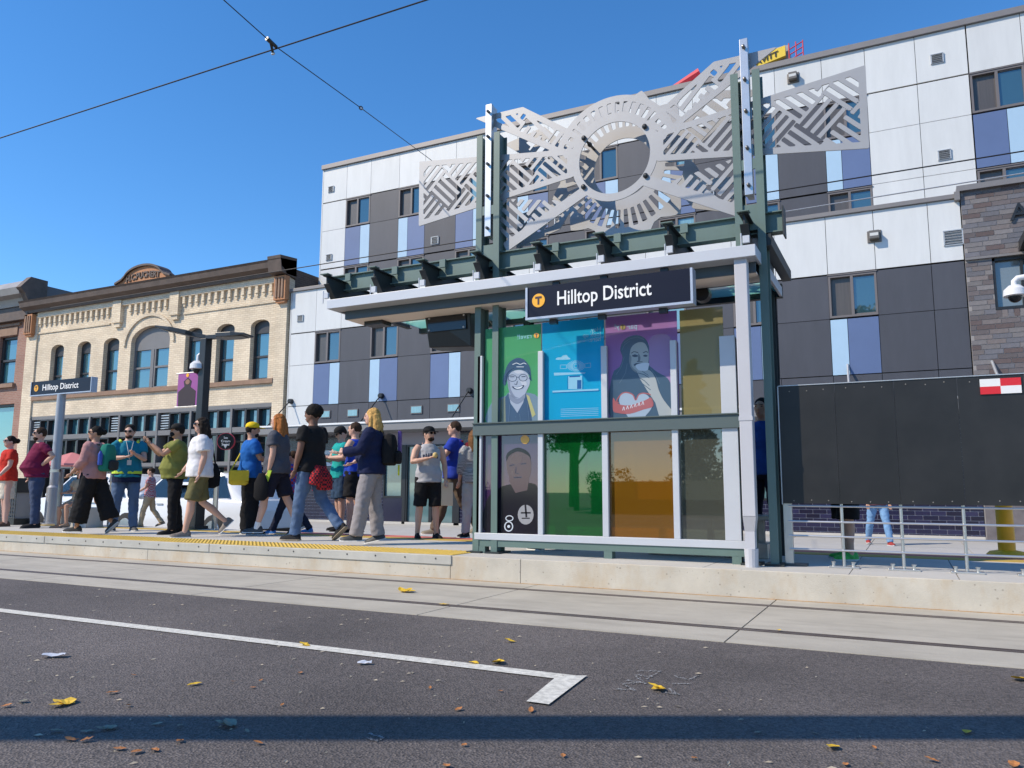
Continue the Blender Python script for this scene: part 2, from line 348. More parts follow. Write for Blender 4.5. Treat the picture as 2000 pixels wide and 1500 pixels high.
def window(x0, x1, z0, z1, Y, kind=0):
    f = 0.055; mb = MB(); xm = x0+(x1-x0)*0.49
    mb.box(x0, x1, Y-0.012, Y+0.15, z1-f, z1).box(x0, x1, Y-0.012, Y+0.15, z0, z0+f)
    for a, b in ((x0, x0+f), (x1-f, x1), (xm-0.035, xm+0.035)): mb.box(a, b, Y-0.01, Y+0.15, z0+f, z1-f)
    mb.box(xm+0.035, x1-f, Y+0.03, Y+0.07, z1-f-0.03, z1-f).box(xm+0.035, x1-f, Y+0.03, Y+0.07, z0+f, z0+f+0.03)
    w_ = part('window', mb, FRAME)
    obj('pane', sub(MB().box(x0+f, xm-0.035, Y+0.10, Y+0.11, z0+f, z1-f)), SCREEN, w_)
    obj('pane', sub(MB().box(xm+0.035, x1-f, Y+0.055, Y+0.06, z0+f+0.03, z1-f-0.03)), CURTAIN if kind % 3 == 1 else GLASS, w_)
    part('window_head', MB().box(x0-0.02, x1+0.02, Y-0.03, Y+0.05, z1, z1+0.03), FRAME)
W0, PER, WW = -19.11, 2.5, 1.17
bays = [(W0+PER*k, W0+PER*k+WW) for k in range(8)]
def rowcols(xl, xr):   # alternating window / dark columns between xl and xr
    cols = [('corner', xl, bays[0][0])]
    for k, (a, b) in enumerate(bays):
        cols.append(('win', a, b, k))
        if k < 7: cols.append(('dark', b, bays[k+1][0]))
    return cols
def split(k): return (0.62 if k % 2 == 0 else 0.36)
def floor_rows(Y, zt, zw1, zw0, zb, white_right, xr):
    for c in rowcols(-20.3, xr):
        a, b = c[1], c[2]
        panel(a, b, zw1+0.03, zt, Y, WHITE) if zt > zw1+0.1 else None
        if c[0] == 'corner': panel(a, b, zw0, zw1, Y, WHITE); panel(a, b, zb, zw0, Y, WHITE)
        elif c[0] == 'dark': panel(a, b, zw0, zw1, Y, DARK); panel(a, b, zb, zw0, Y, DARK)
        else:
            k = c[3]; window(a, b, zw0+0.02, zw1-0.02, Y, k+int(zw0)); xm = a+(b-a)*split(k)
            panel(a, xm, zb, zw0-0.02, Y, BLUE if k % 2 == 0 else LBLUE); panel(xm, b, zb, zw0-0.02, Y, LBLUE if k % 2 == 0 else BLUE)
floor_rows(22.0, 8.30, 6.68, 5.49, 3.98, True, 1.56)
floor_rows(23.5, 13.68, 12.26, 11.1, 9.56, True, 8)
floor_rows(23.5, 9.56, 9.52, 8.36, 7.9, True, 8)
for x0, x1 in ((-0.44, 0.83), (0.83, 1.56)):
    panel(x0, x1, 6.71, 8.30, 22.0, WHITE); panel(x0, x1, 5.49, 6.68, 22.0, DARK); panel(x0, x1, 3.98, 5.49, 22.0, DARK)
for x0, x1 in ((-0.44, 0.85), (0.85, 2.1)):
    for z0, z1 in ((12.29, 13.68), (11.1, 12.26), (9.56, 11.1), (8.3, 9.56)): panel(x0, x1, z0, z1, 23.5, WHITE)
for k, x0 in enumerate((2.12, 4.62)):
    window(x0, x0+1.25, 11.12, 12.24, 23.5, 0); window(x0, x0+1.25, 8.38, 9.5, 23.5, 2); panel(x0, x0+1.25, 12.29, 13.68, 23.5, WHITE); panel(x0+1.25, x0+2.5, 12.29, 13.68, 23.5, WHITE)
    panel(x0, x0+0.78, 9.56, 11.08, 23.5, BLUE); panel(x0+0.78, x0+1.25, 9.56, 11.08, 23.5, LBLUE); panel(x0+1.25, x0+2.5, 11.1, 12.26, 23.5, DARK); panel(x0+1.25, x0+2.5, 8.3, 11.1, 23.5, DARK)
# dark strip over the awning with small clerestory windows
xs_ = [-20.3, -19.1, -17.94, -16.6, -15.4, -14.1, -12.94, -11.6, -10.4, -9.1, -7.9, -6.6, -5.4, -4.1, -2.9, -1.6, -0.44, 0.83, 1.56]
for a, b in zip(xs_[:-1], xs_[1:]):
    panel(a, b, 3.30, 3.97, 22.0, WHITE if a < -19.2 else DARK)
for x0 in (-18.72, -17.5, -14.84, -13.4, -12.0):
    wv = part('clerestory_window', MB().box(x0, x0+0.46, 21.97, 22.05, 3.49, 3.76), FRAME); obj('pane', sub(MB().box(x0+0.03, x0+0.43, 21.96, 22.0, 3.52, 3.73)), CURTAIN, wv)
part('parapet_coping', MB().box(-20.36, 1.5, 21.93, 23.5, 8.30, 8.42).box(-20.36, 8, 23.42, 23.9, 13.68, 13.86), COPING, bevel=0.01)
part('side_wall', MB().box(-20.34, -20.281, 22.0, 34, -0.2, 8.3).box(-20.34, -20.281, 23.5, 34, 8.42, 13.68), WHITE)
part('roof_slab', MB().box(-20.28, 8, 23.9, 34, 13.6, 13.72), COPING)
LOUV = mat('vent_grey', (0.42, 0.45, 0.48), 0.5, 0.3)
for x, z, Y, s in ((-19.84, 7.25, 22.0, 0.14), (1.36, 7.3, 22.0, 0.22), (-19.88, 12.80, 23.5, 0.14), (-19.86, 10.0, 23.5, 0.14), (-14.96, 9.99, 23.5, 0.16), (-10.04, 10.01, 23.5, 0.16), (1.38, 12.89, 23.5, 0.16), (1.39, 10.08, 23.5, 0.16), (-5.0, 10.0, 23.5, 0.16)):
    mb = MB().box(x-s, x+s, Y-0.05, Y+0.0, z+s*0.78, z+s*0.9).box(x-s, x+s, Y-0.03, Y, z-s*0.9, z-s*0.8)
    for q in (-s, s-0.03): mb.box(x+q, x+q+0.03, Y-0.04, Y, z-s*0.8, z+s*0.78)
    mb.box(x-s+0.03, x+s-0.03, Y-0.012, Y-0.002, z-s*0.8, z+s*0.78)
    v = part('vent', mb, LOUV)
    for i in range(5):
        zz = z - s*0.7 + i*s*0.32
        obj('louvre', sub(MB().add([(x-s+0.03, Y-0.013, zz+0.05), (x+s-0.03, Y-0.013, zz+0.05), (x+s-0.03, Y-0.05, zz), (x-s+0.03, Y-0.05, zz)], [(0,1,2,3), (3,2,1,0)])), LOUV, v)
LAMPM = mat('lamp_bronze', (0.16, 0.145, 0.13), 0.45, 0.4); LENS = mat('lamp_lens', (0.6, 0.6, 0.58), 0.3)
for x, z, Y in ((-0.43, 7.59, 22.0), (-2.40, 13.24, 23.5)):
    l = part('wall_lamp', MB().box(x-0.17, x+0.17, Y-0.03, Y, z-0.16, z+0.16).box(x-0.12, x+0.12, Y-0.2, Y-0.03, z-0.1, z+0.12), LAMPM, bevel=0.01)
    obj('lens', sub(MB().box(x-0.1, x+0.1, Y-0.205, Y-0.199, z-0.03, z+0.05)), LENS, l)
# brown brick bay
BRICK = [mat('brown_brick_%d' % i, c, 0.75, var=0.15, scale=9, rnd=0.14) for i, c in enumerate(((0.115, 0.10, 0.105), (0.155, 0.135, 0.135), (0.135, 0.135, 0.155), (0.10, 0.075, 0.075), (0.17, 0.16, 0.165)))]
MORTAR = mat('mortar', (0.28, 0.265, 0.26), 0.9)
bb = part('brick_bay', MB().box(1.58, 9, 21.96, 22.2, -0.2, 5.40).box(1.58, 2.14, 21.96, 22.2, 5.4, 6.66).box(3.4, 9, 21.96, 22.2, 5.4, 6.66).box(1.58, 9, 21.96, 23.4, 6.66, 8.44), MORTAR)
part('bay_coping', MB().box(1.5, 9, 21.84, 23.5, 8.44, 8.58).box(1.44, 1.56, 21.84, 23.5, 8.22, 8.44), COPING)
part('bay_lintel', MB().box(1.58, 9, 21.88, 21.958, 6.66, 6.72), COPING)
bmesh_ = {}
def brick_me(l, h, d, m):
    k = (round(l, 3), m.name)
    if k not in bmesh_: me = MB().box(0, l, -d, 0, 0, h).mesh('brick'); me.materials.append(m); bmesh_[k] = me
    return bmesh_[k]
ch, bl, rng = 0.123, 0.40, random.Random(3)
nbr = 0; rest = MB()
z = 3.3; row = 0
while z < 8.40:
    x = 1.585 - (0.2 if row % 2 else 0) - (0.07*(row % 3))
    while x < 3.6:
        a, b = max(x, 1.585), x+bl-0.014
        hole = 5.40-0.06 < z+ch/2 < 6.66
        if hole and b > 2.14: b = min(b, 2.14) if a < 2.1 else -9
        if 5.25 < z+ch/2 < 5.41 and a > 2.0: b = -9
        if 6.64 < z+ch*0.6 < 6.76: b = -9
        if b - a > 0.05:
            o = obj('brick', brick_me(b-a, ch-0.013, 0.012, rng.choice(BRICK)), None, bb); o.location = Vector((a, 21.96, z)) - ap_off; nbr += 1
        x += bl
    z += ch; row += 1
for i in range(10):
    o = obj('soldier_brick', brick_me(0.11, 0.2, 0.016, BRICK[i % 5]), None, bb); o.location = Vector((2.15+i*0.123, 21.96, 5.17)) - ap_off
part('lower_brickwork', MB().box(1.6, 9, 21.945, 21.959, -0.2, 3.29), mat('brown_brick_far', (0.14, 0.125, 0.13), 0.8, var=0.3, scale=4), parent=ap)
bw = part('window', MB().box(2.14, 2.20, 21.97, 22.2, 5.4, 6.66).box(2.14, 3.4, 21.97, 22.2, 6.58, 6.66).box(2.14, 3.4, 21.93, 22.2, 5.36, 5.42).box(2.72, 2.78, 21.99, 22.2, 5.42, 6.58).box(3.34, 3.4, 21.97, 22.2, 5.4, 6.66), BLACKM)
obj('pane', sub(MB().box(2.2, 2.72, 22.08, 22.09, 5.42, 6.58)), mat('grey_glass', (0.16, 0.19, 0.20), 0.08, ior=1.9), bw); obj('pane', sub(MB().box(2.78, 3.34, 22.06, 22.07, 5.42, 6.58)), GLASS, bw)
lt = text_mb('A', 0.62, extrude=0.02); part('letter', shift(lt, 2.58, 21.90, 7.52), BLACKM)
part('entrance_canopy', MB().prism_x([(21.96, 7.0), (20.6, 6.95), (20.6, 6.8), (21.96, 6.75)], 2.72, 6), BLACKM)
part('wall_bracket', MB().tube([(1.98, 21.95, 4.1), (2.05, 21.3, 3.5)], 0.035), METAL); part('wall_bracket', MB().tube([(-1.24, 22.0, 4.25), (-1.2, 21.4, 3.6)], 0.03), METAL)
# awning
AWN = mat('awning_grey', (0.20, 0.20, 0.205), 0.5, var=0.05); AWW = mat('awning_edge', (0.75, 0.76, 0.76), 0.4)
part('awning', MB().box(-20.9, 1.5, 20.7, 22.0, 2.86, 3.1), AWN); part('awning_edge', MB().box(-20.92, 1.5, 20.66, 20.76, 3.1, 3.16), AWW)
for x in (-20.1, -16.05, -12.55, -8.5, -4.5):
    part('anchor_plate', MB().tube([(x, 22.0, 4.16), (x, 21.86, 4.16)], [0.10, 0.085], 12), BLACKM)
    part('tie_rod', MB().tube([(x, 21.88, 4.14), (x, 20.8, 3.14)], 0.022, 6), BLACKM)
# ground floor under the awning
PURP = [mat('glazed_brick_%d' % i, c, 0.18, var=0.1, scale=8, rnd=0.2) for i, c in enumerate(((0.017, 0.017, 0.045), (0.024, 0.023, 0.062), (0.014, 0.013, 0.032)))]
GROUT = mat('pale_grout', (0.34, 0.33, 0.38), 0.85)
gf = part('shopfront_wall', MB().box(-20.28, -15.9, 22.0, 22.15, -0.2, 3.0).box(-12.9, 1.57, 22.0, 22.15, -0.2, 0.72).box(-12.9, 1.57, 22.0, 22.15, 2.45, 3.0).box(-15.9, -12.9, 22.0, 22.15, 2.45, 3.0).box(-7, -4.5, 22.0, 22.15, 0.72, 2.45).box(-0.6, 1.57, 22.0, 22.15, 0.72, 2.45), GROUT)
def brickfield(x0, x1, z0, z1, keep):
    z = z0; row = 0; joined = MB(); n = 0
    while z < z1-0.05:
        x = x0 - (0.17 if row % 2 else 0)
        while x < x1:
            a, b = max(x, x0), min(x+0.325, x1)
            if b-a > 0.04:
                if keep(a, z): o = obj('brick', brick_me(b-a, 0.098, 0.01, rng.choice(PURP)), None, gf); o.location = Vector((a, 22.0, z)) - ap_off; n += 1
                else: joined.box(a, b, 21.99, 21.999, z, z+0.098)
            x += 0.338
        z += 0.111; row += 1
    return joined, n
jj = MB()
for fld in ((-20.28, -15.9, -0.16, 3.0, lambda a, z: -18.7 < a and z < 1.3), (-12.9, 1.57, -0.16, 0.7, lambda a, z: a > -3.2), (-12.9, -4.5, 2.46, 3.0, lambda a, z: False), (-0.6, 1.57, 0.72, 3.0, lambda a, z: False)):
    j_, n_ = brickfield(*fld); jj.v, jj.f = (jj.v + j_.v), (jj.f + [tuple(i+len(jj.v) for i in f) for f in j_.f])
part('brickwork', jj, PURP[0], parent=ap, kind='stuff')
part('plinth', MB().box(-20.2, 1.57, 21.96, 22.1, -0.2, -0.09), CONC_P)
SHOPG = mat('shop_glass', (0.11, 0.20, 0.21), 0.06, ior=2.0, var=0.15, scale=1.2)
def shopwin(x0, x1, z0, z1, bars=(), name='shop_window'):
    mb = MB(); f = 0.06
    mb.box(x0, x1, 21.98, 22.12, z1-f, z1).box(x0, x1, 21.98, 22.12, z0, z0+f)
    for x in (x0, x1-f) + tuple(bars): mb.box(x, x+f, 21.975, 22.12, z0+f, z1-f)
    s_ = part(name, mb, BLACKM); obj('pane', sub(MB().box(x0+f, x1-f, 22.05, 22.06, z0+f, z1-f)), SHOPG, s_); return s_
shopwin(-15.9, -15.1, 0.7, 2.45); shopwin(-12.9, -7.0, 0.72, 2.45, (-11.5, -10.1, -8.6)); shopwin(-4.5, -0.6, 0.72, 2.45, (-3.1, -1.8))
part('stall_riser', MB().box(-15.9, -15.1, 22.0, 22.12, -0.16, 0.7), PURP[0]); part('door_post', MB().box(-15.1, -14.98, 21.96, 22.12, -0.16, 2.45), BLACKM); part('door_post', MB().box(-13.1, -12.9, 21.96, 22.12, -0.16, 2.45), BLACKM)
dr = shopwin(-14.98, -14.0, -0.15, 2.45, (), 'door'); obj('handle', sub(MB().box(-14.12, -14.08, 21.9, 21.94, 0.7, 1.3)), METAL, dr); dr = shopwin(-14.0, -13.1, -0.15, 2.45, (), 'door'); obj('handle', sub(MB().box(-13.92, -13.88, 21.9, 21.94, 0.7, 1.3)), METAL, dr)
part('intercom', MB().box(-17.3, -17.15, 21.93, 21.99, 2.2, 2.5), METAL)
SIGNB = mat('pale_blue_sign', (0.52, 0.60, 0.68), 0.5)
ns = part('shop_sign', MB().box(-18.62, -17.1, 21.93, 21.97, 1.78, 2.33), SIGNB)
obj('lettering', sub(shift(text_mb('Neighborhood', 0.2), -18.56, 21.925, 2.1)), mat('sign_navy', (0.03, 0.04, 0.08), 0.5), ns); obj('lettering', sub(shift(text_mb('Op', 0.2), -18.2, 21.925, 1.86)), MATS['sign_navy'], ns)

# ================================================================ yellow brick building
def brick_wall_mat(name, c1, c2, mort, sc=1.0):
    m = mat(name, c1, 0.85); t = m.node_tree; L = t.links.new; b = t.nodes['Principled BSDF']; tc = [n for n in t.nodes if n.type == 'TEX_COORD'][0]
    sp = t.nodes.new('ShaderNodeSeparateXYZ'); cb = t.nodes.new('ShaderNodeCombineXYZ'); L(tc.outputs['Object'], sp.inputs[0])
    ad = t.nodes.new('ShaderNodeMath'); L(sp.outputs[0], ad.inputs[0]); L(sp.outputs[1], ad.inputs[1]); L(ad.outputs[0], cb.inputs[0]); L(sp.outputs[2], cb.inputs[1])
    bt = t.nodes.new('ShaderNodeTexBrick'); bt.inputs['Scale'].default_value = 1.0; bt.inputs['Brick Width'].default_value = 0.24; bt.inputs['Row Height'].default_value = 0.082; bt.inputs['Mortar Size'].default_value = 0.008
    bt.inputs['Color1'].default_value = (*c1, 1); bt.inputs['Color2'].default_value = (*c2, 1); bt.inputs['Mortar'].default_value = (*mort, 1); L(cb.outputs[0], bt.inputs[0])
    n = t.nodes.new('ShaderNodeTexNoise'); n.inputs['Scale'].default_value = 0.9; n.inputs['Detail'].default_value = 6; L(tc.outputs['Object'], n.inputs['Vector'])
    mr = t.nodes.new('ShaderNodeMapRange'); mr.inputs[1].default_value = 0.3; mr.inputs[2].default_value = 0.7; mr.inputs[3].default_value = 0.8; mr.inputs[4].default_value = 1.12; L(n.outputs[0], mr.inputs[0])
    vm = t.nodes.new('ShaderNodeVectorMath'); vm.operation = 'SCALE'; L(bt.outputs[0], vm.inputs[0]); L(mr.outputs[0], vm.inputs['Scale']); L(vm.outputs[0], b.inputs['Base Color'])
    bp = t.nodes.new('ShaderNodeBump'); bp.inputs['Strength'].default_value = 0.5; bp.inputs['Distance'].default_value = 0.01; L(bt.outputs['Fac'], bp.inputs['Height']); bp.invert = True; L(bp.outputs[0], b.inputs['Normal'])
    return m
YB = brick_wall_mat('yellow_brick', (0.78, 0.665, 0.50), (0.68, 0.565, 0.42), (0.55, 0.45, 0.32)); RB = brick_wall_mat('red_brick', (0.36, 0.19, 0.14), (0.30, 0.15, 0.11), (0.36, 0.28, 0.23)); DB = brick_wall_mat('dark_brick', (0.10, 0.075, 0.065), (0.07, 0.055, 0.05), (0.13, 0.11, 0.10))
BROWN = mat('cornice_brown', (0.10, 0.07, 0.055), 0.6, var=0.3, scale=2.5); TERRA = mat('terracotta', (0.45, 0.21, 0.10), 0.75, var=0.15, scale=4); STONE = mat('sill_stone', (0.27, 0.17, 0.115), 0.8, var=0.2, scale=3)
GREYF = mat('grey_shopfront', (0.17, 0.165, 0.165), 0.5, var=0.06); WFR = mat('sash_black', (0.035, 0.033, 0.036), 0.45)
BGLASS = mat('blue_window_glass', (0.04, 0.13, 0.16), 0.02, ior=2.5)
yo = Vector((-28.4, 22, -0.16)); yb = empty('yellow_brick_building', yo, 'two storey yellow brick building with arched windows and a brown cornice', 'building')
def yp(name, mb, m, parent=yb, **k): shift(mb, -yo.x, -yo.y, -yo.z); return obj(name, mb, m, parent, **k)
wins = [(-34.45, -33.55), (-32.6, -31.7), (-30.85, -29.85), (-29.1, -26.75), (-25.85, -24.9), (-24.1, -23.15), (-22.3, -21.35)]
pts = [(-36.0, 5.08)]
for a, b in wins:
    big = b-a > 2; sp, top = (7.1, 7.72) if big else (7.17, 7.40); c, rr = (a+b)/2, (b-a)/2
    pts += [(a, 5.08), (a, sp)] + [(c-rr*math.cos(math.pi*i/10), sp+(top-sp)*math.sin(math.pi*i/10)) for i in range(1, 10)] + [(b, sp), (b, 5.08)]
pts += [(-20.5, 5.08), (-20.5, 9.05), (-36.0, 9.05)]
yp('wall', MB().prism(pts, 22.0, 22.3), YB); yp('wall', MB().box(-36.0, -20.5, 22.0, 22.3, 4.17, 4.9), YB); yp('wall_core', MB().box(-36.0, -20.55, 22.45, 30, -0.2, 8.9), CORE)
yp('pilaster', MB().box(-36.25, -35.5, 21.93, 22.3, -0.2, 8.85), YB); yp('pilaster', MB().box(-21.0, -20.46, 21.93, 22.3, -0.2, 8.85), YB)
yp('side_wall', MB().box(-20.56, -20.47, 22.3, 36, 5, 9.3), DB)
yp('sill_band', MB().box(-35.5, -21.0, 21.90, 22.3, 4.9, 5.08), STONE, bevel=0.01); yp('string_course', MB().box(-35.5, -30.5, 21.95, 22.0, 8.0, 8.07), YB); yp('string_course', MB().box(-26.0, -21.0, 21.95, 22.0, 8.0, 8.07), YB)
yp('cornice', MB().prism_x([(22.3, 8.98), (21.75, 8.98), (21.72, 9.1), (21.5, 9.22), (21.46, 9.42), (21.4, 9.5), (22.3, 9.6)], -36.3, -20.4), BROWN)
yp('parapet_return', MB().prism_x([(22.3, 8.9), (21.5, 9.0), (21.4, 9.62), (22.3, 9.7)], -21.05, -20.4), BROWN)
yp('corbel_course', MB().box(-35.5, -21.0, 21.88, 22.0, 8.74, 8.98), YB)
x = -35.4
cm = MB().box(0, 0.13, -0.1, 0, 0, 0.30).box(0.02, 0.11, -0.06, 0, -0.12, 0).mesh('corbel'); cm.materials.append(YB)
while x < -21.15:
    if not (-30.3 < x < -29.5 or -26.9 < x < -26.1):
        o = obj('corbel', cm, None, yb); o.location = Vector((x, 22.0, 8.44)) - yo
    x += 0.36
for xc in (-29.95, -26.45): yp('brick_pier', MB().box(xc-0.26, xc+0.26, 21.82, 22.0, 8.0, 8.98).box(xc-0.18, xc+0.18, 21.88, 22.0, 7.82, 8.0), YB)
for xc in (-35.92, -20.68):
    yp('bracket', MB().box(xc-0.28, xc+0.28, 21.72, 21.95, 8.0, 8.92).box(xc-0.22, xc+0.22, 21.78, 21.95, 7.9, 8.0), TERRA)
    for i in range(3): yp('bracket_flute', MB().box(xc-0.19+0.15*i, xc-0.11+0.15*i, 21.68, 21.72, 8.08, 8.85), STONE)
hood = [(-28.0+1.55*math.cos(R(a)), 6.95+1.3*math.sin(R(a))) for a in range(0, 181, 12)]; hood2 = [(-28.0+1.42*math.cos(R(a)), 6.95+1.18*math.sin(R(a))) for a in range(180, -1, -12)]
yp('arch_hood', MB().prism(hood+hood2, 21.93, 22.0), YB)
pp = [(-30.3, 9.5), (-30.0, 9.62), (-29.6, 9.75)] + [(-28.3-1.15*math.cos(R(a)), 9.75+0.5*math.sin(R(a))) for a in range(15, 166, 10)] + [(-27.0, 9.75), (-26.6, 9.62), (-26.3, 9.5)]
pd = yp('pediment', MB().prism(pp, 21.75, 22.2), TERRA); pq = [(x, z+0.09) for x, z in pp[1:-1]]
obj('pediment_cap', shift(MB().prism(pq + [(x, z+0.005) for x, z in pp[1:-1]][::-1], 21.65, 22.25), -yo.x, -yo.y, -yo.z), BROWN, pd)
lt = text_mb('H.C.PUCHERT', 0.36, align='CENTER', extrude=0.02, bold=0.012)
lt.v = [(x*0.92, y, z + 0.10 - 0.09*(x/1.1)**2) for x, y, z in lt.v]
obj('raised_lettering', shift(lt, -28.3-yo.x, 21.73-yo.y, 9.66-yo.z), BROWN, pd)
for wi, (a, b) in enumerate(wins):
    big = b-a > 2; sp, top = (7.1, 7.72) if big else (7.17, 7.40); c = (a+b)/2
    arch = [(c-(b-a)/2*math.cos(math.pi*i/10), sp+(top-sp)*math.sin(math.pi*i/10)) for i in range(11)]
    zb = 6.9 if not big else 6.75
    mb = MB().prism([(b, zb), (a, zb)] + arch, 22.2, 22.28); ff = 0.09
    cuts = ((a, c-0.06), (c+0.06, b)) if big else ((a, b),)
    if big: mb.box(c-0.06, c+0.06, 22.18, 22.3, 5.08, zb)
    for p, q in cuts:
        mb.box(p, p+ff, 22.2, 22.3, 5.08, zb).box(q-ff, q, 22.2, 22.3, 5.08, zb).box(p+ff, q-ff, 22.2, 22.3, 5.08, 5.17).box(p+ff, q-ff, 22.2, 22.3, 5.95, 6.03)
    w_ = yp('sash_window', mb, WFR if not big else GREYF)
    for p, q in cuts: obj('pane', shift(MB().box(p+ff, q-ff, 22.27, 22.28, 5.17, zb), -yo.x, -yo.y, -yo.z), BGLASS, w_)
# grey shopfront of the yellow building
yp('shopfront_beam', MB().box(-35.5, -21.0, 22.0, 22.4, 4.02, 4.17).box(-35.5, -21.0, 21.97, 22.4, 3.1, 3.3).box(-35.5, -21.0, 21.97, 22.4, 1.85, 2.0).box(-35.5, -21.0, 22.02, 22.4, -0.2, 0.4), GREYF)
groups = [(-35.4, -33.7), (-33.6, -31.4), (-31.3, -29.5), (-29.4, -27.2), (-27.1, -25.3), (-25.2, -23.1), (-23.0, -21.1)]
for gi, (a, b) in enumerate(groups):
    yp('shopfront_post', MB().box(a-0.1, a, 21.95, 22.4, -0.2, 4.02), GREYF)
    n = 3; d = (b-a)/n
    for i in range(n):
        x0, x1 = a+i*d+0.03, a+(i+1)*d-0.03
        if (gi, i) in ((0, 0), (2, 2), (4, 0)):
            l = yp('vent_panel', MB().box(x0, x1, 22.1, 22.14, 3.3, 4.02), WFR)
            for k in range(6): obj('louvre', shift(MB().box(x0+0.04, x1-0.04, 22.04, 22.1, 3.36+k*0.105, 3.40+k*0.105), -yo.x, -yo.y, -yo.z), METAL, l)
            continue
        for z0, z1 in ((3.3, 4.02), (2.0, 3.1), (0.4, 1.85)):
            w_ = yp('shop_window', MB().box(x0-0.03, x0+0.02, 22.0, 22.3, z0, z1).box(x1-0.02, x1+0.03, 22.0, 22.3, z0, z1).box(x0, x1, 22.0, 22.3, z1-0.06, z1), WFR)
            obj('pane', shift(MB().box(x0+0.02, x1-0.02, 22.2, 22.21, z0, z1-0.06), -yo.x, -yo.y, -yo.z), BGLASS if z0 > 3 else mat('shop_glass_dark', (0.025, 0.035, 0.035), 0.03, ior=1.8), w_)
# ================================================================ red brick building at the end of the row
ro = Vector((-42, 22, -0.16)); rb = empty('red_brick_building', ro, 'red brick building with grey metal cornice beside the yellow one', 'building')
def rp(name, mb, m, **k): return obj(name, shift(mb, -ro.x, -ro.y, -ro.z), m, rb, **k)
rw = [(-44.5, -43.0), (-42.4, -40.9), (-40.3, -38.6), (-38.45, -37.05)]
prev = -60
mbw = MB()
for a, b in rw: mbw.box(prev, a, 22.0, 22.3, 5.8, 8.1); prev = b
mbw.box(prev, -36.3, 22.0, 22.3, 5.8, 8.1).box(-60, -36.3, 22.0, 22.3, 8.1, 9.7).box(-60, -36.3, 22.0, 22.3, 4.85, 5.8).box(-36.85, -36.3, 22.0, 22.3, -0.2, 4.85).box(-60, -36.85, 22.0, 22.3, -0.2, 1.2)
rp('wall', mbw, RB); rp('wall_core', MB().box(-60, -36.35, 22.5, 34, -0.2, 9.6), CORE)
for a, b in rw:
    w_ = rp('sash_window', MB().box(a, a+0.14, 22.15, 22.3, 5.8, 8.1).box(b-0.1, b, 22.15, 22.3, 5.8, 8.1).box(a, b, 22.15, 22.3, 7.98, 8.1).box(a, b, 22.15, 22.3, 5.8, 5.9).box(a, b, 22.15, 22.28, 6.9, 7.0), WFR)
    obj('pane', shift(MB().box(a+0.14, b-0.1, 22.26, 22.27, 5.9, 7.98), -ro.x, -ro.y, -ro.z), BGLASS, w_)
    rp('window_sill', MB().box(a-0.15, b+0.15, 21.85, 22.2, 5.62, 5.8), STONE); rp('window_hood', MB().box(a-0.2, b+0.2, 21.9, 22.1, 8.55, 8.65).box(a, b, 21.95, 22.05, 8.12, 8.5), STONE)
sf = rp('shop_window', MB().box(-36.95, -36.85, 22.1, 22.3, 1.2, 4.85).box(-60, -36.85, 22.1, 22.3, 4.75, 4.85), WFR); obj('pane', shift(MB().box(-60, -36.95, 22.26, 22.27, 1.2, 4.75), -ro.x, -ro.y, -ro.z), mat('teal_glass', (0.10, 0.30, 0.30), 0.05, ior=2.2), sf)
rp('cornice', MB().prism_x([(22.3, 9.3), (21.7, 9.4), (21.6, 9.75), (21.2, 9.8), (21.1, 10.1), (21.5, 10.5), (22.3, 10.55)], -60, -35.9), mat('cornice_grey', (0.30, 0.29, 0.285), 0.5, 0.2, var=0.15, scale=1.5)); rp('cornice_frieze', MB().box(-60, -36.0, 21.72, 22.0, 8.75, 9.35), BROWN)
rp('cornice_end', MB().prism_x([(22.3, 9.0), (21.6, 9.2), (21.3, 9.8), (21.05, 10.05), (21.5, 10.62), (22.3, 10.6)], -35.95, -35.6), BROWN)
rp('side_wall', MB().box(-36.0, -35.75, 22.3, 46, 8.6, 10.4), mat('grey_stucco', (0.16, 0.155, 0.16), 0.8, var=0.06))
tg = text_mb('SYMSC', 0.3); rp('graffiti', shift(tg, -36.9, 21.04, 9.9), WHITE) if False else None
# crane beyond the roof
co = Vector((-6, 36, 14)); cr_ = empty('crane', Vector((-6, 36, 0.1)), 'red mobile crane boom and yellow sign above the white roofline', 'crane')
CRED = mat('crane_red', (0.55, 0.03, 0.05), 0.45); CYEL = mat('crane_yellow', (0.75, 0.52, 0.04), 0.5)
def crp(name, mb, m, parent=cr_): return obj(name, shift(mb, 6, -36, 0.2), m, parent)
crp('tower', MB().box(-6.6, -3.5, 36, 38, -0.2, 19.2), mat('crane_grey', (0.2, 0.2, 0.21), 0.5)); crp('boom', MB().tube([(-10.2, 36, 19.9), (-7.9, 36, 20.75)], [0.12, 0.3], 8), CRED)
cs_ = crp('sign_board', MB().add([(-5.2, 35.4, 20.1), (-3.9, 35.4, 20.35), (-3.9, 35.4, 20.85), (-5.2, 35.4, 20.6), (-5.2, 35.6, 20.1), (-3.9, 35.6, 20.35), (-3.9, 35.6, 20.85), (-5.2, 35.6, 20.6)], [(0,1,2,3),(4,7,6,5),(0,4,5,1),(1,5,6,2),(2,6,7,3),(3,7,4,0)]), CYEL)
lt = text_mb('LEAVITT', 0.36, bold=0.012); lt.v = [(x, y, z+0.214*x) for x, y, z in lt.v]; crp('lettering', shift(lt, -5.55, 35.37, 20.12), BLACKM, cs_)
crp('counterweight', MB().box(-5.2, -3.8, 35.7, 37, 19.8, 21.0), mat('crane_grey2', (0.33, 0.33, 0.34), 0.5))
mbx = MB()
for x in (-3.75, -3.45, -3.15): mbx.tube([(x, 35.5, 19.5), (x, 35.5, 20.95)], 0.03, 6)
for i in range(5): mbx.tube([(-3.75, 35.5, 19.6+i*0.26), (-3.15, 35.5, 19.85+i*0.26)], 0.025, 6)
crp('lattice_mast', mbx, CRED)
